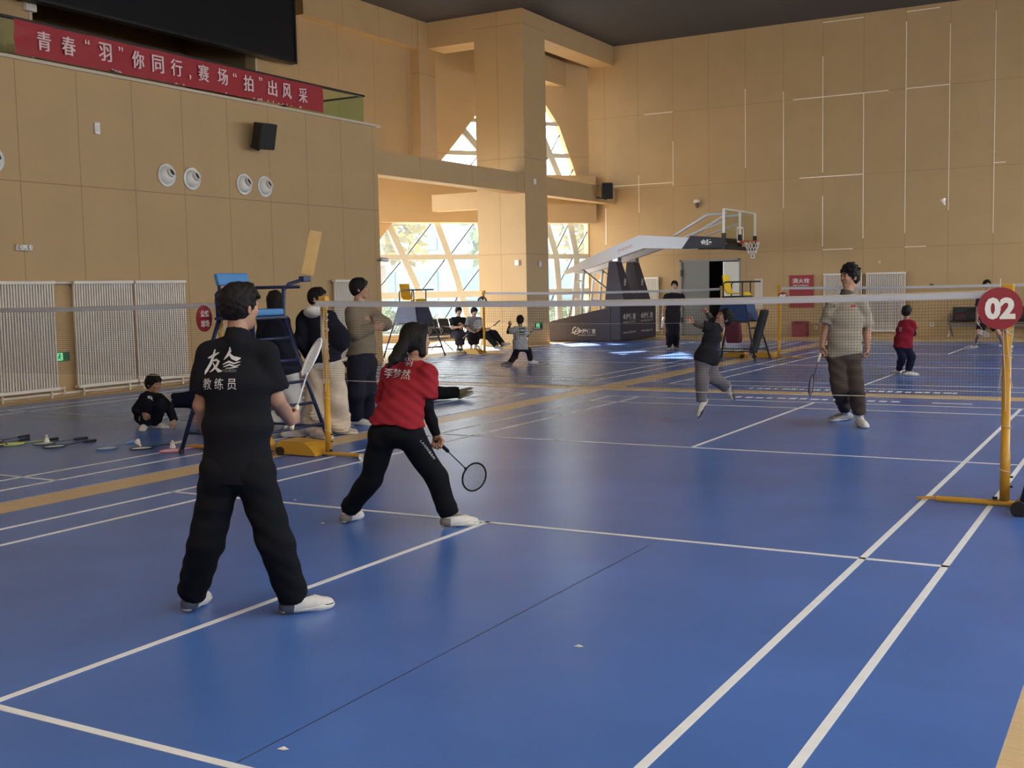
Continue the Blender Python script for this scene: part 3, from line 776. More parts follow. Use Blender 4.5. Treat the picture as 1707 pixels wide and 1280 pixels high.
def court_sign(c, N, R, text, label, disc=None, tw=None, th=None, ell=1.0, two=None):
    t = thing('court_sign', label, 'sign', c, 'round court signs')
    N = nrm(N); Z = V(0, 0, 1); X = nrm(np.cross(Z, N)); c = np.array(c, float)
    mb = MB(); n = 40
    front = [c+N*.006+X*R*ell*math.cos(2*math.pi*k/n)+Z*R*math.sin(2*math.pi*k/n) for k in range(n)]
    mb.prism(front, -N*.012); obj('disc', mb, disc or m_sign, t)
    x = MB()
    if two:
        for k, s in enumerate(two):
            text_flat(x, s, c+N*.007+Z*R*(.38-.76*k)*1.0, X, Z, R*1.1*ell, R*.52, .002, bold=.02)
    else: text_flat(x, text, c+N*.007, X, Z, tw or R*1.25, th or R*1.0, .002, bold=.05)
    obj('lettering', x, m_white, t)
    obj('hanger', MB().tube([c+Z*R-N*.0, c+Z*(R+.06)], .004, 5), m_cordw, t)
    return t
toC = lambda p: nrm((CAM-np.array(p))*V(1, 1, 0))
c = at(1667, 514, depth_of((3.12, -.06, 1.2)))
court_sign(c, nrm(toC(c)+V(.10, 0, 0)), .148, '02', 'round dark red sign 02 on the right net post', tw=.20, th=.155)
c = at(340.5, 531, depth_of((-4.40, -.05, 1.3)))
court_sign(c, V(.985, .17, 0), .135, '', 'oval red sign with four white characters behind the coach', two=('公益', '球场'), ell=.98)
c = on(1305, 495, 1, NY2-.05)
court_sign(c, toC(c), .105, '05', 'small round dark red sign 05 on a far net post', tw=.15, th=.12)
c = on(804, 502, 1, NY2-.05)
court_sign(c, toC(c), .12, '04', 'small round dark sign 04 on a far net post near the pillar', disc=mat('sign_dark', (70, 40, 44), .5), tw=.16, th=.13)

# ------------------------------------------------------------------ umpire chairs
def umpire_chair(x, y, label, seat_m, frame_m, panel_m=None, board=False, h=1.45, seat_style='bucket'):
    """faces +x; base centred at x, y"""
    t = thing('umpire_chair', label, 'umpire chair', (x, y, 0), 'tall umpire chairs')
    B = {}
    for sx in (-1, 1):
        for sy in (-1, 1):
            a = V(x+sx*.55, y+sy*.52, 0.03); b_ = V(x+sx*.22, y+sy*.24, h); B[sx, sy] = (a, b_)
            obj('leg', MB().tube([a, b_], .021, 8), frame_m, t, smooth=True)
            obj('foot', MB().lathe(a-V(0, 0, .03), (0, 0, 1), [(0, .028), (.05, .026)], 10), m_black, t)
    P = lambda sx, sy, f: B[sx, sy][0]*(1-f)+B[sx, sy][1]*f
    for k in range(5):
        f_ = .16+k*.17
        obj('rung', MB().tube([P(1, -1, f_), P(1, 1, f_)], .016, 8), frame_m, t, smooth=True)
    for a_, b_ in [((-1, -1), (1, -1)), ((-1, 1), (1, 1)), ((-1, -1), (-1, 1))]:
        for f_ in (.14, .6): obj('brace', MB().tube([P(*a_, f_), P(*b_, f_)], .014, 8), frame_m, t, smooth=True)
    pl = MB().rbox((x, y, h), (1, 0, 0), (0, 1, 0), (0, 0, 1), (.5, .56, .03), .008); obj('platform', pl, frame_m, t)
    if seat_style == 'bucket':
        s = MB(); prof = [(.24, .02), (.20, .07), (.0, .05), (-.15, .06), (-.20, .14), (-.245, .40), (-.25, .44)]
        for a in range(len(prof)-1):
            (x0, z0), (x1, z1) = prof[a], prof[a+1]
            for w in (0,): s.prism([(x+x0, y-.21, h+.02+z0), (x+x1, y-.21, h+.02+z1), (x+x1-.02, y-.21, h+.0+z1), (x+x0-.01, y-.21, h+.0+z0)], (0, .42, 0))
        obj('seat', s, seat_m, t)
    else:
        obj('seat', MB().rbox((x+.02, y, h+.055), (1, 0, 0), (0, 1, 0), (0, 0, 1), (.44, .46, .07), .02), seat_m, t)
        obj('backrest', MB().rbox((x-.25, y, h+.40), nrm((1, 0, .25)), (0, 1, 0), nrm((-.25, 0, 1)), (.05, .46, .13), .02), seat_m, t)
        obj('back_post', MB().tube([(x-.22, y-.2, h), (x-.25, y-.2, h+.42)], .017, 8).tube([(x-.22, y+.2, h), (x-.25, y+.2, h+.42)], .017, 8), frame_m, t, smooth=True)
    for sy in (-1, 1):
        obj('armrest', MB().tube([(x-.22, y+sy*.26, h), (x-.22, y+sy*.27, h+.27), (x-.17, y+sy*.27, h+.31), (x+.42, y+sy*.27, h+.31)] if sy > 0 or not board else
                                 [(x-.22, y+sy*.26, h), (x-.22, y+sy*.27, h+.25), (x-.17, y+sy*.27, h+.29), (x+.2, y+sy*.27, h+.29)], .017, 8), frame_m, t, smooth=True)
        obj('arm_post', MB().tube([(x+.2, y+sy*.26, h), (x+.2, y+sy*.27, h+.30)], .015, 8), frame_m, t, smooth=True)
    if panel_m:
        for sy in (-1, 1):
            mb = MB(); o = [P(-1, sy, .62), P(1, sy, .62), P(1, sy, 1.0), P(-1, sy, 1.0)]
            mb.prism([p+V(0, sy*.012, 0) for p in o], (0, sy*.008, 0)); obj('side_panel', mb, panel_m, t)
        o = [P(1, -1, .62), P(1, 1, .62), P(1, 1, 1.0), P(1, -1, 1.0)]
        obj('front_panel', MB().prism([p+V(.012, 0, 0) for p in o], (.008, 0, 0)), panel_m, t)
    if board:
        a = on(508, 465, 0, x+.30)
        obj('board_arm', MB().tube([(x+.22, y+.24, h), (x+.22, y+.26, h+.28), (x+.25, y+.30, h+.34), tuple(a)], .019, 8).rbox(a, (0, 1, 0), (1, 0, 0), (0, 0, 1), (.12, .07, .06), .01), frame_m, t)
        b0, b1 = on(512, 458, 0, x+.30), on(527, 385, 0, x+.36)
        d_ = nrm(b1-b0); w_ = nrm(np.cross(d_, HF))
        obj('writing_board', MB().rbox((b0+b1)/2, d_, w_, np.cross(d_, w_), (np.linalg.norm(b1-b0), .13, .014), .004), mat('plywood', (206, 172, 112), .5, noise=.06, nscale=14), t)
    return t
m_seatb = mat('seat_blue', (56, 122, 182), .45)
m_seaty = mat('seat_yellow', (222, 184, 20), .45)
m_panel = mat('panel_navy', (22, 62, 112), .6)
m_panel2 = mat('panel_dark', (44, 52, 78), .6)
umpire_chair(-4.12, .22, 'blue umpire chair with a wooden board on its arm, behind the coach', m_seatb, m_navy, board=True, seat_style='flat', h=1.38)
umpire_chair(-3.80, 14.85, 'umpire chair with a yellow seat and blue skirt before the open doorway', m_seaty, mat('frame_dark', (30, 36, 52), .4), m_panel, h=1.36)
umpire_chair(-11.9, 14.5, 'umpire chair with a yellow seat and dark skirt in front of the arched window', mat('seat_amber', (214, 164, 30), .45), mat('frame_dark', (30, 36, 52), .4), m_panel2, h=1.33)
navy_chair = umpire_chair(3.80, .22, 'navy umpire chair at the right edge, only one wheeled leg in view', m_seatb, m_navy, h=1.45)
obj('castor', MB().lathe((3.25, -.37, .055), (0, 1, 0), [(0, .055), (.035, .055)], 18).lathe((3.25, -.375, .055), (0, 1, 0), [(0, .018), (.045, .018)], 12), m_black, navy_chair)
tag(obj('kit_bag', MB().rbox((-3.72, 14.35, .62), (1, 0, 0), (0, .96, .28), (0, -.28, .96), (.34, .16, .46), .06), mat('bag_maroon', (92, 30, 44), .7)), 'dark maroon bag hanging under the seat of the yellow umpire chair', 'bag')
tag(obj('racket_bag', MB().rbox((-3.30, 14.75, .62), nrm((.28, 0, .96)), (0, 1, 0), nrm((.96, 0, -.28)), (.95, .34, .12), .05), mat('bag_black', (26, 26, 30), .7)), 'long black bag hanging from the side of the yellow umpire chair', 'bag')

# ------------------------------------------------------------------ basketball stand
m_pad = mat('pad_navy', (52, 48, 62), .6, noise=.04, nscale=3)
m_arm = mat('arm_grey', (196, 200, 206), .4)
m_txt = mat('pad_lettering', (206, 204, 200), .6)
m_rim = mat('rim_orange', (206, 86, 50), .4)
HB = 22.0; HE = 24.7
t = thing('basketball_stand', 'wheeled basketball stand with navy padding, grey arms and glass backboard', 'basketball stand', (-10.6, 23.3, 0))
xl, xm_, xr = -12.35, -10.05, -9.72
def zat(px, py, x): return on(px, py, 1, HB)[2]
mb = MB().prism([(xl, HB, .03), (xm_, HB, .03), (xm_, HB, 1.02), (xl+.35, HB, .62), (xl, HB, .50)], (0, HE-HB, 0))
obj('base_cover', mb, m_pad, t)
mb = MB().rbox(((xm_+xr)/2, (HB+HE)/2, .57), (1, 0, 0), (0, 1, 0), (0, 0, 1), (xr-xm_, HE-HB, 1.1), .04); obj('front_pad', mb, m_pad, t)
x_ = MB()
text_flat(x_, '金陵体育', on(978, 552, 1, HB-.005), (1, 0, 0), (0, 0, 1), .60, .15, .003, bold=.02)
text_flat(x_, 'JINLING SPORTS', on(978, 552, 1, HB-.005)+V(0, 0, -.12), (1, 0, 0), (0, 0, 1), .58, .045, .003, bold=.01)
cc = on(961, 551, 1, HB-.006)+V(-.02, 0, 0)
for k in range(24): 
    a0, a1 = 2*math.pi*k/24, 2*math.pi*(k+1)/24
    if k in (4, 5): continue
    x_.add([cc+V(math.cos(a)*r, 0, math.sin(a)*r) for a, r in ((a0, .09), (a1, .09), (a1, .12), (a0, .12))], [(0, 1, 2, 3)])
x_.add([cc+V(-.16, 0, -.09), cc+V(.05, 0, -.04), cc+V(.05, 0, -.01), cc+V(-.14, 0, -.06)], [(0, 1, 2, 3)])
x_.add([cc+V(-.03, 0, -.05), cc+V(.05, 0, .05), cc+V(.02, 0, .06), cc+V(-.06, 0, -.04)], [(0, 1, 2, 3)])
for yy_ in (HB+.62, HB+1.95):
    text_flat(x_, '金陵体育', (xr+.003, yy_, .72), (0, 1, 0), (0, 0, 1), .95, .20, .003, bold=.02)
    text_flat(x_, 'JINLING SPORTS', (xr+.003, yy_, .56), (0, 1, 0), (0, 0, 1), .95, .06, .003, bold=.01)
    text_flat(x_, 'www.jlsports', (xr+.003, yy_, .26), (0, 1, 0), (0, 0, 1), .9, .09, .003, bold=.0)
obj('lettering', x_, m_txt, t)
for k, ya in enumerate((22.45, 23.75)):
    # padded front column, thin rear column, tie and arm for each of the two sides
    xb, xt = -9.95, -9.75
    pz = 1.02
    col = MB()
    secs = [(1.0, .42, .36), (1.35, .36, .34), (1.9, .26, .28), (2.36, .18, .2)]
    vs = []
    for z, a, b_ in secs: vs += [(xt-.1-a+(-.12)*(z-1), ya-b_, z), (xt-.1+a*.6-.16*(z-1), ya-b_, z), (xt-.1+a*.6-.16*(z-1), ya+b_, z), (xt-.1-a+(-.12)*(z-1), ya+b_, z)]
    fs = []
    for i in range(len(secs)-1):
        for q_ in range(4): fs.append((i*4+q_, i*4+(q_+1) % 4, i*4+4+(q_+1) % 4, i*4+4+q_))
    fs.append((12, 13, 14, 15)); col.add(vs, fs); obj('column_pad', col, m_pad, t)
    lg = MB(); text_flat(lg, '金陵', (xt-.02-.16*.75+.12, ya+.0, 1.72), (0, 1, 0), (.0, 0, 1), .16, .3, .004, bold=.02); obj('column_badge', lg, m_txt, t)
    obj('column_head', MB().rbox((xt-.28, ya, 2.43), (1, 0, 0), (0, 1, 0), (0, 0, 1), (.22, .22, .2), .03).tube([(xt-.42, ya, 2.42), (xt-.14, ya, 2.42)], .05, 10), m_steel, t)
    rc = MB()
    for s in (-.15, .15):
        rc.tube([(-11.45+s*1.6, ya, .55), (-11.35+s, ya, 1.25), (-11.25+s*.9, ya, 2.05)], .045, 8)
    rc.tube([(-11.38, ya, 1.8), (-11.14, ya, 1.8)], .03, 8).tube([(-11.45, ya, 1.25), (-11.2, ya, 1.25)], .03, 8).rbox((-11.25, ya, 2.08), (1, 0, 0), (0, 1, 0), (0, 0, 1), (.34, .14, .1), .02)
    obj('rear_column', rc, m_arm, t)
    obj('tie_rod', MB().tube([(-11.15, ya, 2.15), (-9.95, ya, 1.25)], .03, 8), m_steel, t)
    A = MB(); w = .13
    up_ = [(-11.75, 2.10), (-10.9, 2.50), (-9.25, 3.10), (-7.95, 2.99), (-7.55, 2.95)]; lo_ = [(-11.70, 2.02), (-10.8, 2.22), (-9.1, 2.72), (-7.95, 2.66), (-7.55, 2.66)]
    A.prism([(x, ya-w, z) for x, z in up_]+[(x, ya-w, z) for x, z in reversed(lo_)], (0, 2*w, 0)); obj('arm', A, m_arm, t)
    al = MB(); text_flat(al, 'JINLING', (-9.7, ya-w-.004, 2.72), nrm((1, 0, .33)), nrm((-.33, 0, 1)), .5, .10, .003); obj('arm_lettering', al, mat('letter_red', (180, 120, 110), .6), t)
    pd = MB().prism([(x, ya-w-.03, z) for x, z in [(-7.92, 2.66), (-7.65, 3.02), (-6.72, 2.93), (-6.72, 2.66)]], (0, 2*w+.06, 0)); obj('arm_pad', pd, mat('pad_black', (30, 28, 40), .6), t)
    pl_ = MB(); text_flat(pl_, '金陵', (-7.18, ya-w-.034, 2.82), (1, 0, 0), (0, 0, 1), .34, .17, .003, bold=.03); obj('pad_lettering', pl_, m_white, t)
    st = MB().tube([(-8.2, ya, 3.05), (-7.2, ya, 3.60), (-6.62, ya, 3.62)], .04, 8).tube([(-7.9, ya, 3.0), (-6.62, ya, 3.42)], .025, 8)
    obj('stay', st, m_arm, t, smooth=True)
BX = -6.55; y0b, y1b, z0b, z1b = 21.95, 24.75, 2.66, 3.70
ym = (y0b+y1b)/2
obj('backboard', MB().box((BX-.012, y0b, z0b), (BX+.012, y1b, z1b)), glass_mat('backboard_glass', (.90, .92, .88)), t)
fm = MB()
for y in (y0b, ym, y1b): fm.box((BX-.03, y-.022, z0b), (BX+.03, y+.022, z1b))
for z in (z0b, z1b): fm.box((BX-.03, y0b, z-.018), (BX+.03, y1b, z+.018))
obj('backboard_frame', fm, m_white, t)
ln_ = MB()
for y, z, yy_, zz in [(ym-.30, z0b+.15, ym-.25, z0b+.6), (ym+.25, z0b+.15, ym+.30, z0b+.6), (ym-.30, z0b+.55, ym+.30, z0b+.6), (ym-.3, z0b+.15, ym+.3, z0b+.2)]: ln_.box((BX+.013, y, z), (BX+.016, yy_, zz))
obj('target_marking', ln_, m_white, t)
bp = MB().box((BX-.05, y0b-.03, z0b-.07), (BX+.05, y1b+.03, z0b+.03))
for y in (y0b, ym, y1b): bp.box((BX-.05, y-.04, z0b-.05), (BX+.05, y+.04, z0b+.38))
obj('backboard_pad', bp, m_black, t)
rm = MB().tube([(BX+.36+.225*math.cos(2*math.pi*k/28), ym+.225*math.sin(2*math.pi*k/28), z0b+.17) for k in range(28)], .012, 8, closed=True).box((BX, ym-.08, z0b+.12), (BX+.15, ym+.08, z0b+.2))
obj('rim', rm, m_rim, t, smooth=True)
nt_ = MB()
for k in range(12):
    for s in (-1, 1):
        pts = []
        for j in range(4):
            a = 2*math.pi*(k+s*.5*j)/12; r = .22-.035*j; pts.append((BX+.36+r*math.cos(a), ym+r*math.sin(a), z0b+.16-.11*j))
        nt_.tube(pts, .006, 4)
obj('hoop_net', nt_, m_white, t)

# ------------------------------------------------------------------ benches and bags
def waiting_bench(x, y0, y1, label, face, seats=4, m=m_black, axis='y'):
    """row of linked seats; face = direction the sitter looks"""
    t = thing('waiting_bench', label, 'bench', ((x, (y0+y1)/2, 0) if axis == 'y' else ((y0+y1)/2, x, 0)), 'linked waiting benches')
    P = (lambda u, d, z: V(x+face*d, u, z)) if axis == 'y' else (lambda u, d, z: V(u, x+face*d, z))
    L = y1-y0
    obj('beam', MB().bar(P(y0, 0, .34), P(y1, 0, .34), .06, .06), m_steel, t)
    for i in range(seats):
        a = y0+L*(i+.06)/seats; b_ = y0+L*(i+.94)/seats
        sd = MB()
        pr = [(.24, .43), (.20, .45), (-.14, .39), (-.20, .44), (-.32, .84), (-.30, .85), (-.17, .44), (-.12, .42), (.20, .48), (.245, .45)]
        sd.prism([P(a, d_, z) for d_, z in pr], P(b_, 0, 0)-P(a, 0, 0)); obj('seat', sd, m, t)
    for i in range(seats+1):
        u = y0+L*i/seats
        obj('armrest', MB().tube([P(u, -.2, .36), P(u, -.22, .62), P(u, -.16, .66), P(u, .2, .62), P(u, .23, .56), P(u, .06, .36)], .016, 8), m_steel, t, smooth=True)
    for u in (y0+.03, y1-.03) if L < 2.2 else (y0+.03, (y0+y1)/2, y1-.03):
        obj('leg', MB().tube([P(u, 0, .34), P(u, .08, .26), P(u, .36, .02)], .02, 8), m_steel, t, smooth=True)
        obj('leg', MB().tube([P(u, 0, .34), P(u, -.08, .26), P(u, -.34, .02)], .02, 8), m_steel, t, smooth=True)
    return t
waiting_bench(-12.55, 15.35, 18.1, 'row of black linked seats under the arched window, where two people sit', 1, 5)
waiting_bench(25.5, -1.15, 3.2, 'row of dark linked seats along the back wall, behind sign 02', -1, 6, mat('seat_dark_green', (40, 48, 46), .6), axis='x')
def soft_bag(c, size, m, label, name='backpack', tilt=0.0):
    t = thing(name, label, 'bag', c)
    b = MB(); b.ball(np.array(c)+V(0, 0, size[2]/2), (size[0]/2, size[1]/2, size[2]/2)); 
    for i, p in enumerate(b.v):                                   # squarer, sagging bag
        q = np.array(p)-np.array(c)-V(0, 0, size[2]/2); q = q/np.array(size)*2
        q = np.sign(q)*np.abs(q)**.62; q[2] -= .12*(q[0]**2)
        b.v[i] = tuple(np.array(c)+V(0, 0, size[2]/2)+q*np.array(size)/2)
    obj('body', b, m, t, smooth=True)
    obj('strap', MB().tube([np.array(c)+V(-size[0]*.2, -size[1]*.45, size[2]*.8), np.array(c)+V(0, -size[1]*.62, size[2]*1.02), np.array(c)+V(size[0]*.2, -size[1]*.45, size[2]*.8)], .014, 6), m, t)
    obj('pocket', MB().rbox(np.array(c)+V(0, -size[1]*.46, size[2]*.35), (1, 0, 0), (0, 1, 0), (0, 0, 1), (size[0]*.6, size[1]*.14, size[2]*.4), .02), m, t)
    return t
m_bagb = mat('bag_black2', (22, 22, 26), .7)
soft_bag((-12.5, 15.65, .45), (.34, .44, .50), m_bagb, 'black backpack on the first seat of the bench under the window')
soft_bag((-.25, 25.3, .45), (.95, .36, .40), m_bagb, 'long black racket bag lying on the bench along the back wall')
soft_bag((-.80, 25.28, .47), (.34, .30, .26), mat('bag_darkred', (60, 24, 30), .7), 'small dark red bag at the left end of the back wall bench')
soft_bag((.55, 25.3, .45), (.55, .34, .42), mat('bag_dark2', (34, 30, 36), .7), 'dark bag beside the long racket bag on the back wall bench')

# ------------------------------------------------------------------ rackets and shuttlecocks
def racket(label, grip, d, n, handle_m, frame_m, shaft_m=None, string_m=None, group=None, scale=1.0, extra=None):
    """grip: butt end of the handle; d: butt -> head; n: across the string bed"""
    grip = np.array(grip, float); d = nrm(d); n = np.array(n, float); n = nrm(n-d*(n @ d)); s_ = np.cross(n, d)
    t = thing('badminton_racket', label, 'racket', grip, group or 'badminton rackets')
    k = scale
    obj('handle', MB().lathe(grip, d, [(0, .016*k), (.006*k, .0165*k), (.03*k, .014*k), (.16*k, .013*k), (.172*k, .009*k)], 12), handle_m, t, smooth=True)
    obj('shaft', MB().tube([grip+d*.17*k, grip+d*.43*k], .0042*k, 8), shaft_m or frame_m, t, smooth=True)
    hc = grip+d*.552*k; a, b_ = .124*k, .102*k
    N = 40
    obj('frame', MB().tube([hc+d*a*math.cos(2*math.pi*i/N)+s_*b_*math.sin(2*math.pi*i/N) for i in range(N)], .0066*k, 8, closed=True).tube([grip+d*.41*k, grip+d*.435*k], .008*k, 8), frame_m, t, smooth=True)
    st = MB(); r = .0008*k
    for i in range(-9, 10):
        u = i*.0102*k; h_ = a*math.sqrt(max(0, 1-(u/b_)**2))-.004
        if h_ > .02: st.tube([hc+s_*u-d*h_, hc+s_*u+d*h_], r, 4, caps=False)
    for i in range(-11, 12):
        u = i*.0105*k; h_ = b_*math.sqrt(max(0, 1-(u/a)**2))-.004
        if h_ > .02: st.tube([hc+d*u-s_*h_, hc+d*u+s_*h_], r, 4, caps=False)
    obj('strings', st, string_m or mat('string_white', (206, 206, 204), .5), t)
    return t
m_hw = mat('grip_white', (206, 198, 180), .7)
m_hb = mat('grip_black', (22, 24, 32), .7)
m_fb = mat('frame_black', (20, 22, 30), .6, spec=.2)
def floor_racket(hx, hy, bx, by, hm, fm, label, sm=None, cover=None):
    """lying on the floor: head centre pixel, butt pixel"""
    h = F(hx, hy, .02); b_ = F(bx, by, .02); d_ = nrm(h-b_)
    t = racket(label, h-d_*.552, d_, (0, 0, 1), hm, fm, sm, group='rackets laid out on the left court')
    return t
m_fg = mat('frame_lime', (196, 214, 60), .4); m_fp = mat('frame_pink', (226, 96, 122), .4); m_fs = mat('frame_steelblue', (70, 110, 170), .4)
m_ft = mat('frame_teal', (70, 100, 130), .4)
fr_list = [(-12, 736, 64, 723, m_hb, m_fb, 'black racket on the floor, farthest at the left edge'),
           (-6, 742, 58, 729, m_hb, m_fb, 'dark racket on the floor behind the lime framed one'),
           (20, 740, 92, 731, m_hb, m_fg, 'lime framed racket on the floor at the left'),
           (73, 739, 147, 729, m_hb, mat('frame_dkgreen', (60, 80, 50), .4), 'dark green racket on the floor with a shuttlecock standing on it'),
           (91, 744, 162, 733, m_hb, m_fb, 'black racket with a pale string bed on the floor, in front of the row'),
           (178, 747, 228, 734, mat('grip_blue', (110, 150, 190), .7), m_fs, 'steel blue racket on the floor in the middle of the row'),
           (236, 747, 306, 736, m_hw, m_fb, 'white gripped black racket on the floor with a shuttlecock on its head'),
           (286, 751, 352, 742, mat('grip_cream', (196, 186, 120), .7), m_fp, 'pink framed racket on the floor nearest the coach')]
for a in fr_list: floor_racket(*a)
m_cork = mat('cork', (230, 222, 206), .7); m_feather = mat('feather', (238, 236, 228), .6)
def shuttle(c, d, label):
    """c: cork end; d: cork -> feathers"""
    c = np.array(c, float); d = nrm(d)
    t = thing('shuttlecock', label, 'shuttlecock', c, 'feather shuttlecocks')
    obj('cork', MB().lathe(c, d, [(0, .002), (.004, .008), (.012, .0125), (.026, .0128)], 16), m_cork, t, smooth=True)
    h = V(0, 0, 1) if abs(d[2]) < .9 else V(1, 0, 0); x = nrm(np.cross(d, h)); y = np.cross(d, x)
    sk = MB()
    for k in range(16):
        a0, a1 = 2*math.pi*(k-.42)/16, 2*math.pi*(k+.42)/16; am = (a0+a1)/2
        R = lambda a, r, z: c+d*z+(x*math.cos(a)+y*math.sin(a))*r
        sk.add([R(am-.05, .0125, .024), R(am+.05, .0125, .024), R(a1, .026, .058), R(a1, .033, .080), R(am, .0335, .086), R(a0, .033, .080), R(a0, .026, .058)], [(0, 1, 2, 3, 4, 5, 6)])
    obj('skirt', sk, m_feather, t)
    return t
def stand(px, py, lab): q = F(px, py, .03); shuttle(q+V(0, 0, .086), (0, 0, -1), lab)
stand(78, 737, 'white shuttlecock standing upright on the dark green racket')
q = F(234, 742, .045); shuttle(q+V(.03, -.02, -.01), nrm((-.5, 0, .5)), 'white shuttlecock leaning on the white gripped racket')
stand(288, 747, 'white shuttlecock standing on the pink framed racket')
q = F(605, 762, .035); shuttle(q+V(-.02, .05, 0), nrm((.35, -.9, 0.05)), 'white shuttlecock on the floor left of the woman in red, seen end on')
q = at(1575, 342, 14.5); shuttle(q, nrm((-.3, 0, .95)), 'white shuttlecock in flight high against the back wall')
for px, py, lab in [(965, 1077, 'white paper scrap on the blue floor in the right foreground'), (472, 1248, 'white paper scrap at the bottom of the view near the base line'),
                    (492, 833, 'white scrap on the floor between the coach and the woman in red'), (538, 872, 'tiny white scrap on the floor left of the woman in red')]:
    q = F(px, py, .0078); s = .02 if px in (965, 472) else .012
    mb = MB().add([q+V(-s, -s*.5, 0), q+V(s*.6, -s*.7, .002), q+V(s, s*.4, 0), q+V(-s*.3, s*.6, .004)], [(0, 1, 2, 3)])
    mb.add([q+V(-s, -s*.5, -.001), q+V(s*.6, -s*.7, .001), q+V(s, s*.4, -.001), q+V(-s*.3, s*.6, .003)], [(3, 2, 1, 0)])
    tag(obj('paper_scrap', mb, m_white), lab, 'litter')
# ------------------------------------------------------------------ bodies and clothes: smooth surfaces grown around a posed skeleton
class Prim:
    """kinds: cap (tapered limb), tor (flattened tapered limb), ell (ellipsoid)"""
    def __init__(s, kind, **k): s.kind = kind; s.__dict__.update(k); s.k = k.get('k', .02); s.cuts = k.get('cuts', []); s.sub = k.get('sub', False)
    def bounds(s):
        if s.kind == 'ell': r = max(s.r)*1.02; return s.c-r, s.c+r
        r = max(s.ra, s.rb)*1.05
        return np.minimum(s.a, s.b)-r, np.maximum(s.a, s.b)+r
    def dist(s, X, Y, Z):
        if s.kind == 'ell':
            x, y, z = X-s.c[0], Y-s.c[1], Z-s.c[2]
            A = s.R
            u = x*A[0][0]+y*A[0][1]+z*A[0][2]; v = x*A[1][0]+y*A[1][1]+z*A[1][2]; w = x*A[2][0]+y*A[2][1]+z*A[2][2]
            k0 = np.sqrt((u/s.r[0])**2+(v/s.r[1])**2+(w/s.r[2])**2)
            k1 = np.sqrt((u/s.r[0]**2)**2+(v/s.r[1]**2)**2+(w/s.r[2]**2)**2)
            d = k0*(k0-1)/np.maximum(k1, 1e-6)
        else:
            ba = s.b-s.a; L2 = float(ba @ ba)+1e-9
            x, y, z = X-s.a[0], Y-s.a[1], Z-s.a[2]
            t = np.clip((x*ba[0]+y*ba[1]+z*ba[2])/L2, 0, 1)
            r = s.ra+(s.rb-s.ra)*t
            x = x-t*ba[0]; y = y-t*ba[1]; z = z-t*ba[2]
            if s.kind == 'cap': d = np.sqrt(x*x+y*y+z*z)-r
            else:
                ax = ba/math.sqrt(L2); W = s.w-ax*(s.w @ ax); W = W/np.linalg.norm(W); N = np.cross(ax, W)
                e = (x*ax[0]+y*ax[1]+z*ax[2])/s.end; u = x*W[0]+y*W[1]+z*W[2]; v = (x*N[0]+y*N[1]+z*N[2])/s.flat
                d = (np.sqrt(e*e+u*u+v*v)-r)*.8
        for p, n in s.cuts:
            d = np.maximum(d, (X-p[0])*n[0]+(Y-p[1])*n[1]+(Z-p[2])*n[2])
        return d
def cap(a, b, ra, rb, **k): return Prim('cap', a=np.array(a, float), b=np.array(b, float), ra=ra, rb=rb, **k)
def tor(a, b, w, ra, rb, flat=.65, end=.5, **k): return Prim('tor', a=np.array(a, float), b=np.array(b, float), w=np.array(w, float), ra=ra, rb=rb, flat=flat, end=end, **k)
def ell(c, R, r, **k): return Prim('ell', c=np.array(c, float), R=[np.array(q, float) for q in R], r=r, **k)

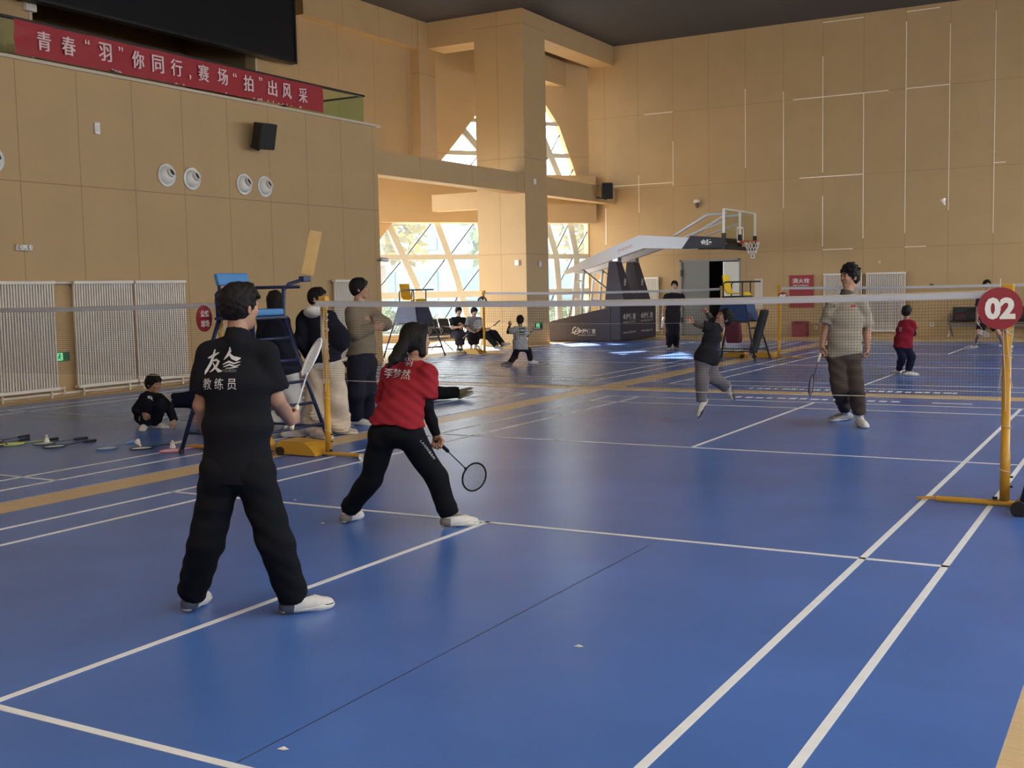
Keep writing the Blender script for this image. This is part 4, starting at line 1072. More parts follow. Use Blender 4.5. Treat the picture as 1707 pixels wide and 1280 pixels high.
def grow(prims, h, noise=None, pad=.03):
    """surface nets over the smooth union of the prims -> vertices, quads"""
    los, his = zip(*[p.bounds() for p in prims if not p.sub])
    lo = np.min(los, 0)-pad-2*h; hi = np.max(his, 0)+pad+2*h
    n = np.ceil((hi-lo)/h).astype(int)+1
    ax = [lo[i]+h*np.arange(n[i]) for i in range(3)]
    D = np.full(tuple(n), 0.3, np.float32)
    for p in prims:
        a, b = p.bounds(); m = p.k+3*h
        i0 = np.maximum(np.floor((a-m-lo)/h).astype(int), 0); i1 = np.minimum(np.ceil((b+m-lo)/h).astype(int)+1, n)
        if (i1 <= i0).any(): continue
        sl = tuple(slice(i0[i], i1[i]) for i in range(3))
        X = ax[0][sl[0]][:, None, None]; Y = ax[1][sl[1]][None, :, None]; Z = ax[2][sl[2]][None, None, :]
        d = p.dist(X, Y, Z).astype(np.float32); c = D[sl]
        if p.sub: D[sl] = np.maximum(c, -d)
        else:
            k = max(p.k, 1e-4); q = np.clip(.5+.5*(c-d)/k, 0, 1); D[sl] = c*(1-q)+d*q-k*q*(1-q)
    if noise is not None:
        D = D+noise(ax[0][:, None, None], ax[1][None, :, None], ax[2][None, None, :]).astype(np.float32)
    S = D < 0
    c8 = np.zeros((n[0]-1, n[1]-1, n[2]-1), np.int8)
    for i in (0, 1):
        for j in (0, 1):
            for k in (0, 1): c8 += S[i:n[0]-1+i, j:n[1]-1+j, k:n[2]-1+k]
    act = (c8 > 0) & (c8 < 8)
    idx = -np.ones(act.shape, np.int64); cells = np.argwhere(act); idx[act] = np.arange(len(cells))
    acc = np.zeros((len(cells), 3)); cnt = np.zeros(len(cells))
    ci, cj, ck = cells.T
    corners = [(i, j, k) for i in (0, 1) for j in (0, 1) for k in (0, 1)]
    for a in corners:
        for e in range(3):
            if a[e]: continue
            b = list(a); b[e] = 1
            da = D[ci+a[0], cj+a[1], ck+a[2]]; db = D[ci+b[0], cj+b[1], ck+b[2]]
            x = (da < 0) != (db < 0)
            t = np.where(x, da/np.where(np.abs(da-db) < 1e-9, 1, da-db), 0)
            p = np.repeat(np.array(a, float)[None], len(cells), 0); p[:, e] = t
            acc[x] += p[x]; cnt[x] += 1
    verts = lo+h*(cells+acc/np.maximum(cnt, 1)[:, None])
    quads = []
    for e in range(3):
        u, v = (e+1) % 3, (e+2) % 3
        sa = [slice(None)]*3; sb = [slice(None)]*3; sa[e] = slice(0, n[e]-1); sb[e] = slice(1, n[e])
        A, B = S[tuple(sa)], S[tuple(sb)]
        E = np.argwhere(A != B)
        ok = (E[:, u] > 0) & (E[:, v] > 0) & (E[:, u] < n[u]-1) & (E[:, v] < n[v]-1)
        E = E[ok]
        if not len(E): continue
        inside = A[tuple(E.T)]
        def cell(du, dv):
            q = E.copy(); q[:, u] += du; q[:, v] += dv; return idx[tuple(q.T)]
        q = np.stack([cell(-1, -1), cell(0, -1), cell(0, 0), cell(-1, 0)], 1)
        q[~inside] = q[~inside][:, ::-1]
        quads.append(q)
    return verts, np.concatenate(quads)
def cloth_noise(amp, f=26.0, seed=0, d=(0.3, 0.2, 1.0)):
    d = np.array(d, float)
    def fn(X, Y, Z):
        a = X*d[0]+Y*d[1]+Z*d[2]
        return -amp*.7+amp*(np.sin(f*a+2.2*np.sin(9*X+seed)+1.7*np.sin(8*Y+1.3*seed)+seed)*.6+np.sin(f*.55*(Z*.6+X*.7-Y*.5)+3*np.sin(6*Z+seed))*.5)
    return fn
def surf(name, parts, mats, parent=None, origin=None, face_mat=None, flat_face=False):
    """parts: list of (verts, quads); one mesh object"""
    mb = MB()
    for v, q in parts: mb.add(v, [tuple(map(int, f)) for f in q])
    mats = mats if isinstance(mats, list) else [mats]
    if face_mat is not None:
        vv = np.array(mb.v); fc = np.array([vv[list(f)].mean(0) for f in mb.f]); mb.m = [int(x) for x in face_mat(fc)]
    return obj(name, mb, mats, parent, smooth=True, origin=origin)

def hand_prims(w, d, pn, th, s=1.0, curl=.35, spread=.10, prims=None):
    """wrist w, direction d (to the fingers), palm normal pn (the way the palm faces), th: thumb side"""
    d = nrm(d); pn = nrm(np.array(pn)-d*(np.array(pn) @ d)); sd = nrm(np.cross(d, pn))
    if sd @ np.array(th) < 0: sd = -sd
    P = []; w = np.array(w, float); K = .006*s
    pc = w+d*.048*s
    P.append(tor(w+d*.012*s, w+d*.082*s, sd, .030*s, .041*s, flat=.38, end=.45, k=.012*s))
    lens = [(.040, .024, .019), (.045, .028, .021), (.042, .026, .020), (.032, .019, .017)]
    for i, L in enumerate(lens):
        off = (.030-.020*i)*s; a = w+d*(.086-.004*abs(i-1))*s+sd*off
        ang = 0.0; spr = nrm(d+sd*spread*(1.5-i)); p = a
        for j, l in enumerate(L):
            ang += curl*(1.0 if j == 0 else 1.15)*(1+.06*i)
            dr = spr*math.cos(ang)+pn*math.sin(ang); q = p+dr*l*s
            r0 = (.0092-.0009*j)*s*(.9 if i == 3 else 1)
            P.append(cap(p, q, r0, r0-.0008*s, k=K)); p = q
    a = w+d*.028*s+sd*.028*s+pn*.006*s
    b = a+nrm(d*.62+sd*.62+pn*.45)*.040*s; c = b+nrm(d*.85+sd*(.35-curl*.4)+pn*(.3+curl*.5))*.030*s; e = c+nrm(d*.9+sd*(.1-curl*.5)+pn*(.3+curl*.6))*.024*s
    P += [cap(a, b, .014*s, .0115*s, k=.010*s), cap(b, c, .0108*s, .0098*s, k=K), cap(c, e, .0098*s, .0082*s, k=K)]
    return P

m_skin = mat('skin', (164, 124, 102), .55, noise=.04, nscale=9)
m_skin_l = mat('skin_pale', (192, 150, 126), .55, noise=.04, nscale=9)
m_lip = mat('lip', (150, 92, 84), .5)
m_eye = mat('eye_dark', (26, 20, 20), .2)
m_hair = mat('hair_black', (22, 19, 20), .6, spec=.18, noise=.25, nscale=40, stretch=(1, 1, .25), bump=.5, bscale=120)
m_solew = mat('sole_white', (214, 212, 206), .6)
m_shoew = mat('shoe_white', (206, 202, 196), .6, noise=.06, nscale=30)
m_shoeg = mat('shoe_grey', (150, 150, 146), .6, noise=.06, nscale=30)
m_shoed = mat('shoe_dark', (50, 48, 52), .6)
m_sock = mat('sock_white', (214, 214, 214), .8)

class Pose: pass
def person(label, J, face, h=1.75, res=.014, skin=None, top=None, bottom=None, hair='short', shoes=None, socks=None, hands=None, group=None, female=False,
           toes=None, soles=None, head_scale=1.0, extra_top=None, collar=None, hres=None, face_up=None, base=None, width=1.0, folds=1.0, hair_extra=None):
    """J: joints in hall coordinates. top / bottom: dicts with material and cut. Returns a dict of the objects made."""
    s = h/1.75; g = {k: np.array(v, float) for k, v in J.items()}
    skin = skin or m_skin
    f = nrm(face); u = nrm(face_up) if face_up is not None else nrm(g['hd']-g['nk'])*.55+V(0, 0, .45)
    u = nrm(u-f*(u @ f)); sd = np.cross(f, u)                         # person's right when looking along f
    hs = s**.55*head_scale; hd = g['hd']; hA = (sd, f, u)
    wS = nrm(g['sh_l']-g['sh_r']); wH = nrm(g['hip_l']-g['hip_r'])
    wM = nrm(wS+wH)
    ch = g.get('ch', (g['sh_l']+g['sh_r'])/2*.72+g['pel']*.28); wa = g.get('wa', g['pel']*.62+ch*.38)
    nk = g['nk']
    # front of the body, for feet and buttocks
    fwd = nrm(np.cross(wH, g['ch'] - g['pel'] if 'ch' in g else ch-g['pel']))
    wd = width
    def lax(d):
        d = nrm(d); sx = nrm(np.cross(d, fwd)+V(1e-5, 0, 0)); return (d, sx, np.cross(sx, d)*(1 if np.cross(sx, d) @ fwd > 0 else -1))
    bz = nrm(np.cross(wH, fwd)); bax = (wH, fwd, bz)
    hwm = .155 if not female else .160
    B = []
    B += [tor(g['pel']-nrm(wa-g['pel'])*.02*s, wa, wM, hwm*s*wd, .132*s*wd, flat=.68, end=.55, k=.03), tor(wa, ch, wS, .132*s*wd, .158*s*wd, flat=.64, end=.5, k=.04),
          tor(ch, nk*.75+ch*.25, wS, .158*s*wd, .085*s, flat=.60, end=.5, k=.03)]
    for e in 'lr':
        sh, el, wr = g['sh_'+e], g['el_'+e], g['wr_'+e]; hp, kn, an = g['hip_'+e], g['kn_'+e], g['an_'+e]
        B += [cap(nk*.8+ch*.2, sh, .050*s, .052*s, k=.03), cap(sh, el, .049*s, .039*s, k=.025), cap(el, el*.55+wr*.45, .041*s, .038*s, k=.02), cap(el*.55+wr*.45, wr, .038*s, .026*s, k=.015)]
        B += [cap(hp, kn, .080*s, .054*s, k=.03), cap(kn, an, .052*s, .037*s, k=.02), ell(kn*.70+an*.30-lax(an-kn)[2]*.012*s, lax(an-kn), (.12*s, .050*s, .054*s), k=.03),
              ell(hp-bax[1]*.034*s, bax, (.082*s, .080*s, .092*s), k=.04)]
    B.append(cap(nk-nrm(hd-nk)*.03*s, hd-u*.055*hs-f*.018*hs, .056*s, .050*hs, k=.025))
    H = [ell(hd+u*.028*hs-f*.014*hs, hA, (.075*hs, .093*hs, .086*hs), k=.02), ell(hd-u*.040*hs+f*.018*hs, hA, (.058*hs, .066*hs, .075*hs), k=.03),
         cap(hd-u*.098*hs+f*.055*hs, hd-u*.098*hs+f*.060*hs, .022*hs, .020*hs, k=.03), ell(hd-u*.025*hs+f*.068*hs-sd*.030*hs, hA, (.025*hs, .02*hs, .025*hs), k=.02), ell(hd-u*.025*hs+f*.068*hs+sd*.030*hs, hA, (.025*hs, .02*hs, .025*hs), k=.02),
         cap(hd+f*.083*hs+u*.008*hs, hd+f*.098*hs-u*.026*hs, .009*hs, .0135*hs, k=.012), cap(hd+f*.082*hs-u*.060*hs-sd*.014*hs, hd+f*.082*hs-u*.060*hs+sd*.014*hs, .009*hs, .009*hs, k=.010),
         cap(hd+f*.074*hs+u*.024*hs-sd*.04*hs, hd+f*.074*hs+u*.024*hs+sd*.04*hs, .012*hs, .012*hs, k=.02)]
    for q in (-1, 1):
        H.append(ell(hd+sd*q*.077*hs-f*.012*hs-u*.012*hs, (nrm(sd*q+f*.5), nrm(f-sd*q*.5), u), (.009*hs, .020*hs, .032*hs), k=.006))
        H.append(ell(hd+f*.088*hs+u*.006*hs+sd*q*.032*hs, hA, (.016*hs, .010*hs, .010*hs), k=.001, sub=True))
    for q in (-1, 1): H.append(ell(hd+f*.076*hs+u*.005*hs+sd*q*.032*hs, hA, (.014*hs, .012*hs, .0105*hs), k=.002))
    Hp = []
    for e in 'lr':
        hv = (hands or {}).get(e)
        el, wr = g['el_'+e], g['wr_'+e]
        if hv is None: hv = {}
        d = np.array(hv.get('d', nrm(wr-el))); inward = nrm(g['pel']-wr)
        Hp.append(hand_prims(wr-nrm(d)*.012*s, d, hv.get('pn', inward if abs(nrm(inward) @ nrm(d)) < .9 else wS), hv.get('th', fwd), s*hv.get('s', 1.0), hv.get('curl', .38), hv.get('spread', .08)))
        B.append(cap(wr-nrm(wr-el)*.02*s, wr+nrm(d)*.015*s, .026*s, .025*s, k=.015))
    base = np.array(base if base is not None else V((g['an_l'][0]+g['an_r'][0])/2, (g['an_l'][1]+g['an_r'][1])/2, 0.0))
    hr = hres or res*.6
    B.append(H[0])
    parts = [grow(B, res), grow(H+[cap(hd-u*.05*hs-f*.018*hs, hd-u*.10*hs-f*.02*hs, .050*hs, .051*hs, k=.02)], max(hr, .005))]
    for P in Hp: parts.append(grow(P, max(.0038, res*.36)))
    eyes = [hd+f*.085*hs+u*.006*hs+sd*q*.032*hs for q in (-1, 1)]; brows = [hd+f*.088*hs+u*.030*hs+sd*q*.034*hs for q in (-1, 1)]; mouth = hd+f*.090*hs-u*.062*hs
    def fm(c):
        r = np.zeros(len(c), int)
        def loc(p): d_ = c-p; return d_ @ sd, d_ @ f, d_ @ u
        for e_ in eyes:
            a, b, c_ = loc(e_); r[(a/.013)**2+(c_/.0065)**2+(b/.02)**2 < hs*hs] = 2
        for e_ in brows:
            a, b, c_ = loc(e_); r[(a/.022)**2+(c_/.005)**2+(b/.03)**2 < hs*hs] = 3
        a, b, c_ = loc(mouth); r[(a/.023)**2+(c_/.0075)**2+(b/.03)**2 < hs*hs] = 1
        return r
    body = surf('person', parts, [skin, m_lip, m_eye, m_hair], None, base, fm)
    tag(body, label, 'person', group)
    out = {'body': body, 'hs': hs, 'axes': (sd, f, u)}
    # hair
    if hair:
        big = 1.0 if hair != 'bowl' else 1.06
        R = [ell(hd+u*.036*hs-f*.020*hs, hA, (.088*hs*big, .104*hs*big, .094*hs*big), k=.02)]
        low = {'short': -.035, 'bowl': -.045, 'bob': -.11, 'pony': -.06, 'wavy': -.05}[hair]
        R.append(ell(hd-u*.012*hs-f*.045*hs, hA, (.080*hs, .072*hs, abs(low)*hs+.035*hs), k=.03))
        if hair in ('short', 'bowl', 'wavy'):
            for i in range(9):                                        # fringe locks and crown tufts
                a = -1.2+2.4*i/8
                R.append(cap(hd+u*.10*hs+f*.03*hs+sd*.03*a*hs, hd+u*(.062+.012*math.sin(i*2.1))*hs+f*(.088-.03*abs(a))*hs+sd*.062*a*hs, .026*hs, .013*hs, k=.012))
            for q in (-1, 1): R.append(cap(hd+u*.05*hs+sd*q*.076*hs+f*.01*hs, hd-u*.012*hs+sd*q*.078*hs+f*.004*hs, .018*hs, .008*hs, k=.015))
        if hair == 'wavy':
            rnd = random.Random(5)
            for i in range(26):
                dv = nrm([rnd.gauss(0, 1) for _ in range(3)]); p_ = hd+u*.045*hs-f*.015*hs+(sd*dv[0]*.085+f*dv[1]*.098+u*(abs(dv[2])*.098))*hs
                if dv[1] < .45: R.append(ell(p_, hA, (.026*hs, .026*hs, .020*hs), k=.012))
        if hair == 'bob':
            for q in (-1, 1): R.append(tor(hd+u*.03*hs+sd*q*.065*hs-f*.02*hs, hd-u*.10*hs+sd*q*.07*hs-f*.02*hs, f, .05*hs, .042*hs, flat=.5, end=.5, k=.03))
            R.append(tor(hd-f*.07*hs, hd-u*.11*hs-f*.06*hs, sd, .085*hs, .075*hs, flat=.45, end=.5, k=.03))
            for i in range(7):
                a = -1+2*i/6; R.append(cap(hd+u*.10*hs+f*.03*hs+sd*.03*a*hs, hd+u*.045*hs+f*(.090-.025*abs(a))*hs+sd*.06*a*hs, .024*hs, .012*hs, k=.012))
        if hair == 'pony':
            for q in (-1, 1): R.append(cap(hd+u*.05*hs+sd*q*.07*hs+f*.03*hs, hd-u*.02*hs+sd*q*.076*hs-f*.03*hs, .024*hs, .02*hs, k=.02))
        R += (hair_extra(hd, sd, f, u, hs) if hair_extra else [])
        R.append(ell(hd-u*.052*hs+f*.090*hs, hA, (.078*hs, .086*hs, (.104 if hair != 'bowl' else .092)*hs), k=.001, sub=True))
        R.append(ell(hd-u*.095*hs+f*.02*hs, hA, (.09*hs, .075*hs, .045*hs), k=.001, sub=True) if hair in ('short', 'bowl', 'wavy') else ell(hd-u*.06*hs+f*.09*hs, hA, (.06*hs, .07*hs, .08*hs), k=.001, sub=True))
        nf = lambda X, Y, Z: .0022*np.sin(95*((X-hd[0])*sd[0]+(Y-hd[1])*sd[1])+7*np.sin(30*Z)+5*np.sin(34*X))+.0018*np.sin(120*Y+6*np.sin(40*Z))
        out['hair'] = surf('hair', [grow(R, max(.0055, hr), nf if res < .012 and hair != 'pony' else None)], m_hair, body)
    # upper garment
    if top:
        lo = top.get('loose', .016); sl = top.get('sleeve', .62); T = []
        axis = nrm(ch-g['pel']); hem = g['pel']+axis*top.get('hem', -.02)*s
        hd_ = nrm(top['hem_n']) if 'hem_n' in top else axis
        cut = [(hem, -hd_)]
        hw = top.get('hemw', .166)*s*wd+lo
        T += [tor(hem-axis*.12*s, wa, wM, hw, .146*s*wd+lo*1.6, flat=top.get('flat', .78), end=.5, cuts=cut, k=.03), tor(wa, ch, wS, .142*s*wd+lo*1.2, .160*s*wd+lo, flat=.68, end=.5, k=.04),
              tor(ch, nk*.78+ch*.22, wS, .160*s*wd+lo, .080*s+lo, flat=.64, end=.5, k=.03)]
        if not top.get('noglute'):
            for e in 'lr': T.append(ell(g['hip_'+e]-bax[1]*.034*s, bax, (.090*s+lo, .090*s+lo, .13*s+lo), cuts=cut, k=.05))
        for e in 'lr':
            sh, el, wr = g['sh_'+e], g['el_'+e], g['wr_'+e]
            T.append(cap(nk*.82+ch*.18, sh, .052*s+lo*.4, .056*s+lo*.5, k=.03))
            sw = top.get('sw', .062)*s
            if sl <= 1:
                end = sh+(el-sh)*sl; n_ = nrm(el-sh)
                T.append(cap(sh, end+n_*.03, .056*s+lo*.7, sw+lo*.6, cuts=[(end, n_)], k=.022))
            else:
                t_ = sl-1; end = el+(wr-el)*t_; n_ = nrm(wr-el)
                T += [cap(sh, el, .056*s+lo*.7, top.get('elw', .048)*s+lo*.7, k=.025), cap(el, end+n_*.02, top.get('elw', .048)*s+lo*.7, top.get('cuff', .036)*s+lo*.5, cuts=[(end, n_)], k=.02)]
        T += (extra_top(g, s, lo) if extra_top else [])
        neckc = cap(nk-nrm(hd-nk)*.0*s, hd-u*.05*hs-f*.015*hs, .055*s, .05*hs)
        cn = cloth_noise(top.get('fold', .0045)*folds*1.6, top.get('ff', 30), len(label) % 7, top.get('fd', (.5, .3, 1)))
        out['top'] = surf(top.get('name', 'shirt'), [grow(T, res, cn)], top['mat'], body)
        if top.get('collar'):
            nd = nrm(hd-u*.06*hs-nk); ca = nk+nd*.005*s
            C = [cap(nk-nd*.02*s, nk+nd*.045*s, .068*s, .061*s, cuts=[(nk+nd*(.040*s), nd)], k=.01), cap(nk-nd*.02*s, nk+nd*.09*s, .054*s, .053*s, sub=True)]
            out['collar'] = surf('collar', [grow(C, max(.006, res*.7))], top.get('collar_mat', top['mat']), out['top'])
        if top.get('under'):                                          # snug long sleeves under a short sleeved shirt
            U = []
            for e in top['under_arms']:
                sh, el, wr = g['sh_'+e], g['el_'+e], g['wr_'+e]
                U = [cap(sh, el, .051*s, .046*s, k=.02), cap(el, el*.5+wr*.5, .046*s, .041*s, k=.02), cap(el*.5+wr*.5, wr, .041*s, .032*s, cuts=[(wr, nrm(wr-el))], k=.02)]
                surf('undersleeve', [grow(U, res, cloth_noise(.002, 60, 3))], top['under'], body)
    # trousers or shorts
    if bottom:
        lo = bottom.get('loose', .012); W = []
        ax_ = nrm(ch-g['pel']); wt = g['pel']+ax_*bottom.get('rise', max(.035, (top or {}).get('hem', 0)+.075))*s
        W.append(tor(g['pel']-ax_*.05*s, wt+ax_*.05*s, wM, .160*s*wd+lo, .136*s*wd+lo, flat=.70, end=.5, cuts=[(wt, ax_)], k=.03))
        for e in 'lr':
            hp, kn, an = g['hip_'+e], g['kn_'+e], g['an_'+e]
            W.append(ell(hp-bax[1]*.034*s, bax, (.083*s+lo, .080*s+lo, .094*s+lo), k=.03))
            ln = bottom.get('len', 1.86); tk, tn, ta = [q*s+lo*.5 for q in bottom.get('w', (.092, .068, .058))]
            if isinstance(ln, dict): ln = ln[e]
            if ln <= 1:
                end = hp+(kn-hp)*ln; n_ = nrm(kn-hp); W.append(cap(hp, end+n_*.03, tk, tn, cuts=[(end, n_)], k=.03))
            else:
                end = kn+(an-kn)*(ln-1); n_ = nrm(an-kn)
                W += [cap(hp, kn, tk, tn, k=.03), cap(kn, end+n_*.02, tn, ta, cuts=[(end+n_*.015, n_)], k=.03), ell(kn*.70+an*.30-lax(an-kn)[2]*.012*s, lax(an-kn), (.13*s, .050*s+lo, .054*s+lo), k=.04)]
                if bottom.get('cuffed'): W.append(cap(end-n_*.03*s, end, ta*1.12, ta*.92, cuts=[(end+n_*.02, n_)], k=.01))
                if bottom.get('bunch'): 
                    for q in range(3): W.append(ell(end-n_*(.02+.05*q)*s, (n_, nrm(np.cross(n_, fwd)), nrm(np.cross(n_, np.cross(n_, fwd)))), (.018*s, ta*1.10, ta*1.10), k=.02))
        cn = cloth_noise(bottom.get('fold', .005)*folds*1.5, bottom.get('ff', 24), 2+len(label) % 5, (.35, .25, 1))
        out['bottom'] = surf(bottom.get('name', 'trousers'), [grow(W, res, cn)], bottom['mat'], body)
        if bottom.get('under'):
            for e in 'lr':
                hp, kn, an = g['hip_'+e], g['kn_'+e], g['an_'+e]
                surf('legging', [grow([cap(hp*.4+kn*.6, kn, .07*s, .057*s, k=.02), cap(kn, kn*.6+an*.4, .056*s, .054*s, k=.02), cap(kn*.6+an*.4, an, .054*s, .040*s, cuts=[(kn*.1+an*.9, nrm(an-kn))], k=.02)], res)], bottom['under'], body)
    # shoes and socks
    for e in 'lr':
        an, kn = g['an_'+e], g['kn_'+e]
        td = nrm((toes or {}).get(e, fwd*V(1, 1, 0))); up = np.array((soles or {}).get(e, V(0, 0, 1)), float); up = nrm(up-td*(up @ td))
        if socks:
            surf('sock', [grow([cap(an-nrm(kn-an)*.01, an+nrm(kn-an)*.20*s, .039*s, .046*s, cuts=[(an+nrm(kn-an)*socks.get('len', .13)*s, nrm(kn-an))], k=.02), cap(an-up*.03*s, an+td*.05*s-up*.045*s, .036*s, .03*s, k=.02)], res*.8)], socks['mat'], body)
        if shoes:
            sm = shoes['mat'] if not isinstance(shoes['mat'], dict) else shoes['mat'][e]
            side = np.cross(td, up); z = s*shoes.get('size', 1.0)
            b0 = an-up*.085*s; hl = b0-td*.045*z; bl = b0+td*.115*z; tp = b0+td*.165*z
            def sp(x, lo_, hi_, extra=0.0):
                cu = [(b0+up*hi_, up), (b0+up*lo_, -up)]
                return [tor(hl+up*.042*z, bl+up*.036*z, side, .037*z+extra, .046*z+extra, flat=.85, end=.9, k=.02, cuts=cu), ell(tp+up*.026*z, (side, td, up), (.044*z+extra, .058*z+extra, .036*z+extra), k=.03, cuts=cu)] + \
                       ([cap(hl+up*.05*z+td*.02*z, an+td*.01*z+up*.005*z, .038*z, .040*z, k=.03, cuts=[(an+up*.004*z-td*0, nrm(up*.95-td*.2))]), cap(an+td*.03*z-up*.02*z, bl+up*.05*z-td*.01, .034*z, .026*z, k=.03)] if x else [])
            acc = shoes.get('accent')
            def shoe_fm(c):
                x_ = (c-b0) @ td; z_ = (c-b0) @ up; r = np.zeros(len(c), int)
                r[(x_ < -.012*z) & (z_ < .075*z)] = 1; r[(x_ > .145*z) & (z_ < .03*z)] = 1; r[z_ > .083*z] = 1
                return r
            sh_ = surf('shoe', [grow(sp(True, .012*z, .20*z), max(.005, res*.6))], [sm, acc] if acc else sm, body, None, shoe_fm if acc else None)
            surf('sole', [grow(sp(False, -.0005, .026*z, .004*z), max(.005, res*.6))], shoes.get('sole', m_solew), sh_)
            if shoes.get('tongue') and res < .012:
                surf('laces', [grow([cap(an+td*(.055+.018*q)*z+up*(-.022-.012*q)*z-side*.024*z, an+td*(.055+.018*q)*z+up*(-.022-.012*q)*z+side*.024*z, .0045*z, .0045*z, k=.002) for q in range(4)], .004)], shoes['tongue'], sh_)
    return out

def reach(p, px, py, L, far=True):
    """point on the sight line of a pixel at distance L from p"""
    d = nrm(ray(px, py)); w = np.array(p)-CAM; b = w @ d; disc = L*L-(w @ w)+b*b
    t = b+(math.sqrt(disc) if far else -math.sqrt(disc)) if disc > 0 else b
    return CAM+d*t
def ground_ankle(px, py, s): q = F(px, py); return V(q[0], q[1], .085*s+.006)
def print_on(target, body, c2d_text, origin, X, Y, N, w, h, m, name='print', bold=0.0, spacing=1.0, parent=None, polys=None, lift=.004):
    """lettering wrapped onto a garment: projected along -N onto the target mesh"""
    vs, fs = polys if polys is not None else text_polys(c2d_text, 1.0, bold, spacing, res=4)
    lo, hi = vs.min(0), vs.max(0); vs = (vs-(lo+hi)/2)*np.array([w/(hi-lo)[0], h/(hi-lo)[1]])
    bm = bmesh.new(); bv = [bm.verts.new((p[0], p[1], 0)) for p in vs]
    for f_ in fs:
        try: bm.faces.new([bv[i] for i in f_])
        except ValueError: pass
    for it in range(4):
        es = [e for e in bm.edges if e.calc_length() > .022]
        if not es: break
        bmesh.ops.subdivide_edges(bm, edges=es, cuts=1); bmesh.ops.triangulate(bm, faces=bm.faces[:])
    org = BASE[target.name]
    tv = [Vector(tuple(np.array(v.co)+org)) for v in target.data.vertices]; tf = [tuple(p.vertices) for p in target.data.polygons]
    bvh = BVHTree.FromPolygons(tv, tf)
    X, Y, N = nrm(X), nrm(Y), nrm(N); mb = MB(); bm.verts.index_update(); bm.verts.ensure_lookup_table()
    last = None
    for v in bm.verts:
        p = np.array(origin)+X*v.co.x+Y*v.co.y+N*.35
        hit = bvh.ray_cast(Vector(tuple(p)), Vector(tuple(-N)), .7)
        q = np.array(hit[0]) if hit[0] is not None else (np.array(origin)+X*v.co.x+Y*v.co.y)
        nv = N if hit[0] is None else np.array(hit[1])*(1 if np.array(hit[1]) @ N > 0 else -1)
        mb.v.append(tuple(q+nv*lift+N*.002))
    for f_ in bm.faces: mb.f.append(tuple(v.index for v in f_.verts)); mb.m.append(0)
    bm.free()
    return obj(name, mb, m, target)
# ------------------------------------------------------------------ the people
def cloth(name, rgb, **k): return mat(name, rgb, k.pop('rough', .9), spec=.12, noise=k.pop('noise', .05), nscale=k.pop('nscale', 18), **k)
m_blackpolo = cloth('polo_black', (24, 25, 31))
m_blacktr = cloth('trousers_black', (22, 23, 28))
m_print = mat('print_grey_white', (196, 196, 200), .7)
m_redshirt = cloth('shirt_red', (140, 38, 48))
m_leg_black = cloth('sport_black', (20, 21, 26))

# --- the coach, seen from behind
D = depth_of((0.1, -4.6, 0.9)); A = lambda px, py, dd=0.0: at(px, py, D+dd); s = 1.70/1.75
anl, anr = ground_ankle(320, 1019, s), ground_ankle(490, 1024, s)
J = dict(hd=A(401, 511), nk=A(396, 562, -.02), sh_l=A(350, 594, .02), sh_r=A(443, 592, .0), pel=A(396, 772), hip_l=A(369, 788), hip_r=A(423, 788),
         el_l=A(336, 676, .04), wr_l=A(350, 735, .22), el_r=A(461, 666, .05), wr_r=A(484, 702, .27),
         kn_l=A(345, 900, .06), kn_r=A(459, 902, .03), an_l=anl, an_r=anr, ch=A(396, 640, -.01), wa=A(396, 712, .0))
hand_r = J['wr_r']
rgrip = at(484.5, 715, D+.27)
rtip = reach(rgrip, 527, 571, .675)
rd_ = nrm(rtip-rgrip); _vv = nrm(-CF+rd_*(CF @ rd_)); _ss = np.cross(_vv, rd_)
P1 = person('person in a black polo with white back print, seen from behind, holding a white racket', J, cdir(.55, -.05, .84), 1.70, .0095, m_skin,
            top=dict(name='polo_shirt', mat=m_blackpolo, sleeve=.76, sw=.066, hem=-.095, loose=.013, hemw=.150, noglute=True, fold=.004, collar=True), bottom=dict(mat=m_blacktr, w=(.094, .080, .070), len=1.93, loose=.012, fold=.003, ff=60),
            hair='short', shoes=dict(mat=m_shoew, tongue=m_shoeg, accent=mat('shoe_slate', (70, 74, 92), .6)), socks=dict(mat=m_shoed, len=.1), toes={'l': cdir(.10, 0, 1), 'r': cdir(.86, 0, .5)}, width=1.0, hres=.006,
            hands={'r': dict(d=nrm(rgrip*0+cdir(.35, .25, .9)), pn=-HR, th=UP, curl=1.0), 'l': dict(curl=.5)}, head_scale=.95)
N = -CF; XX = CR
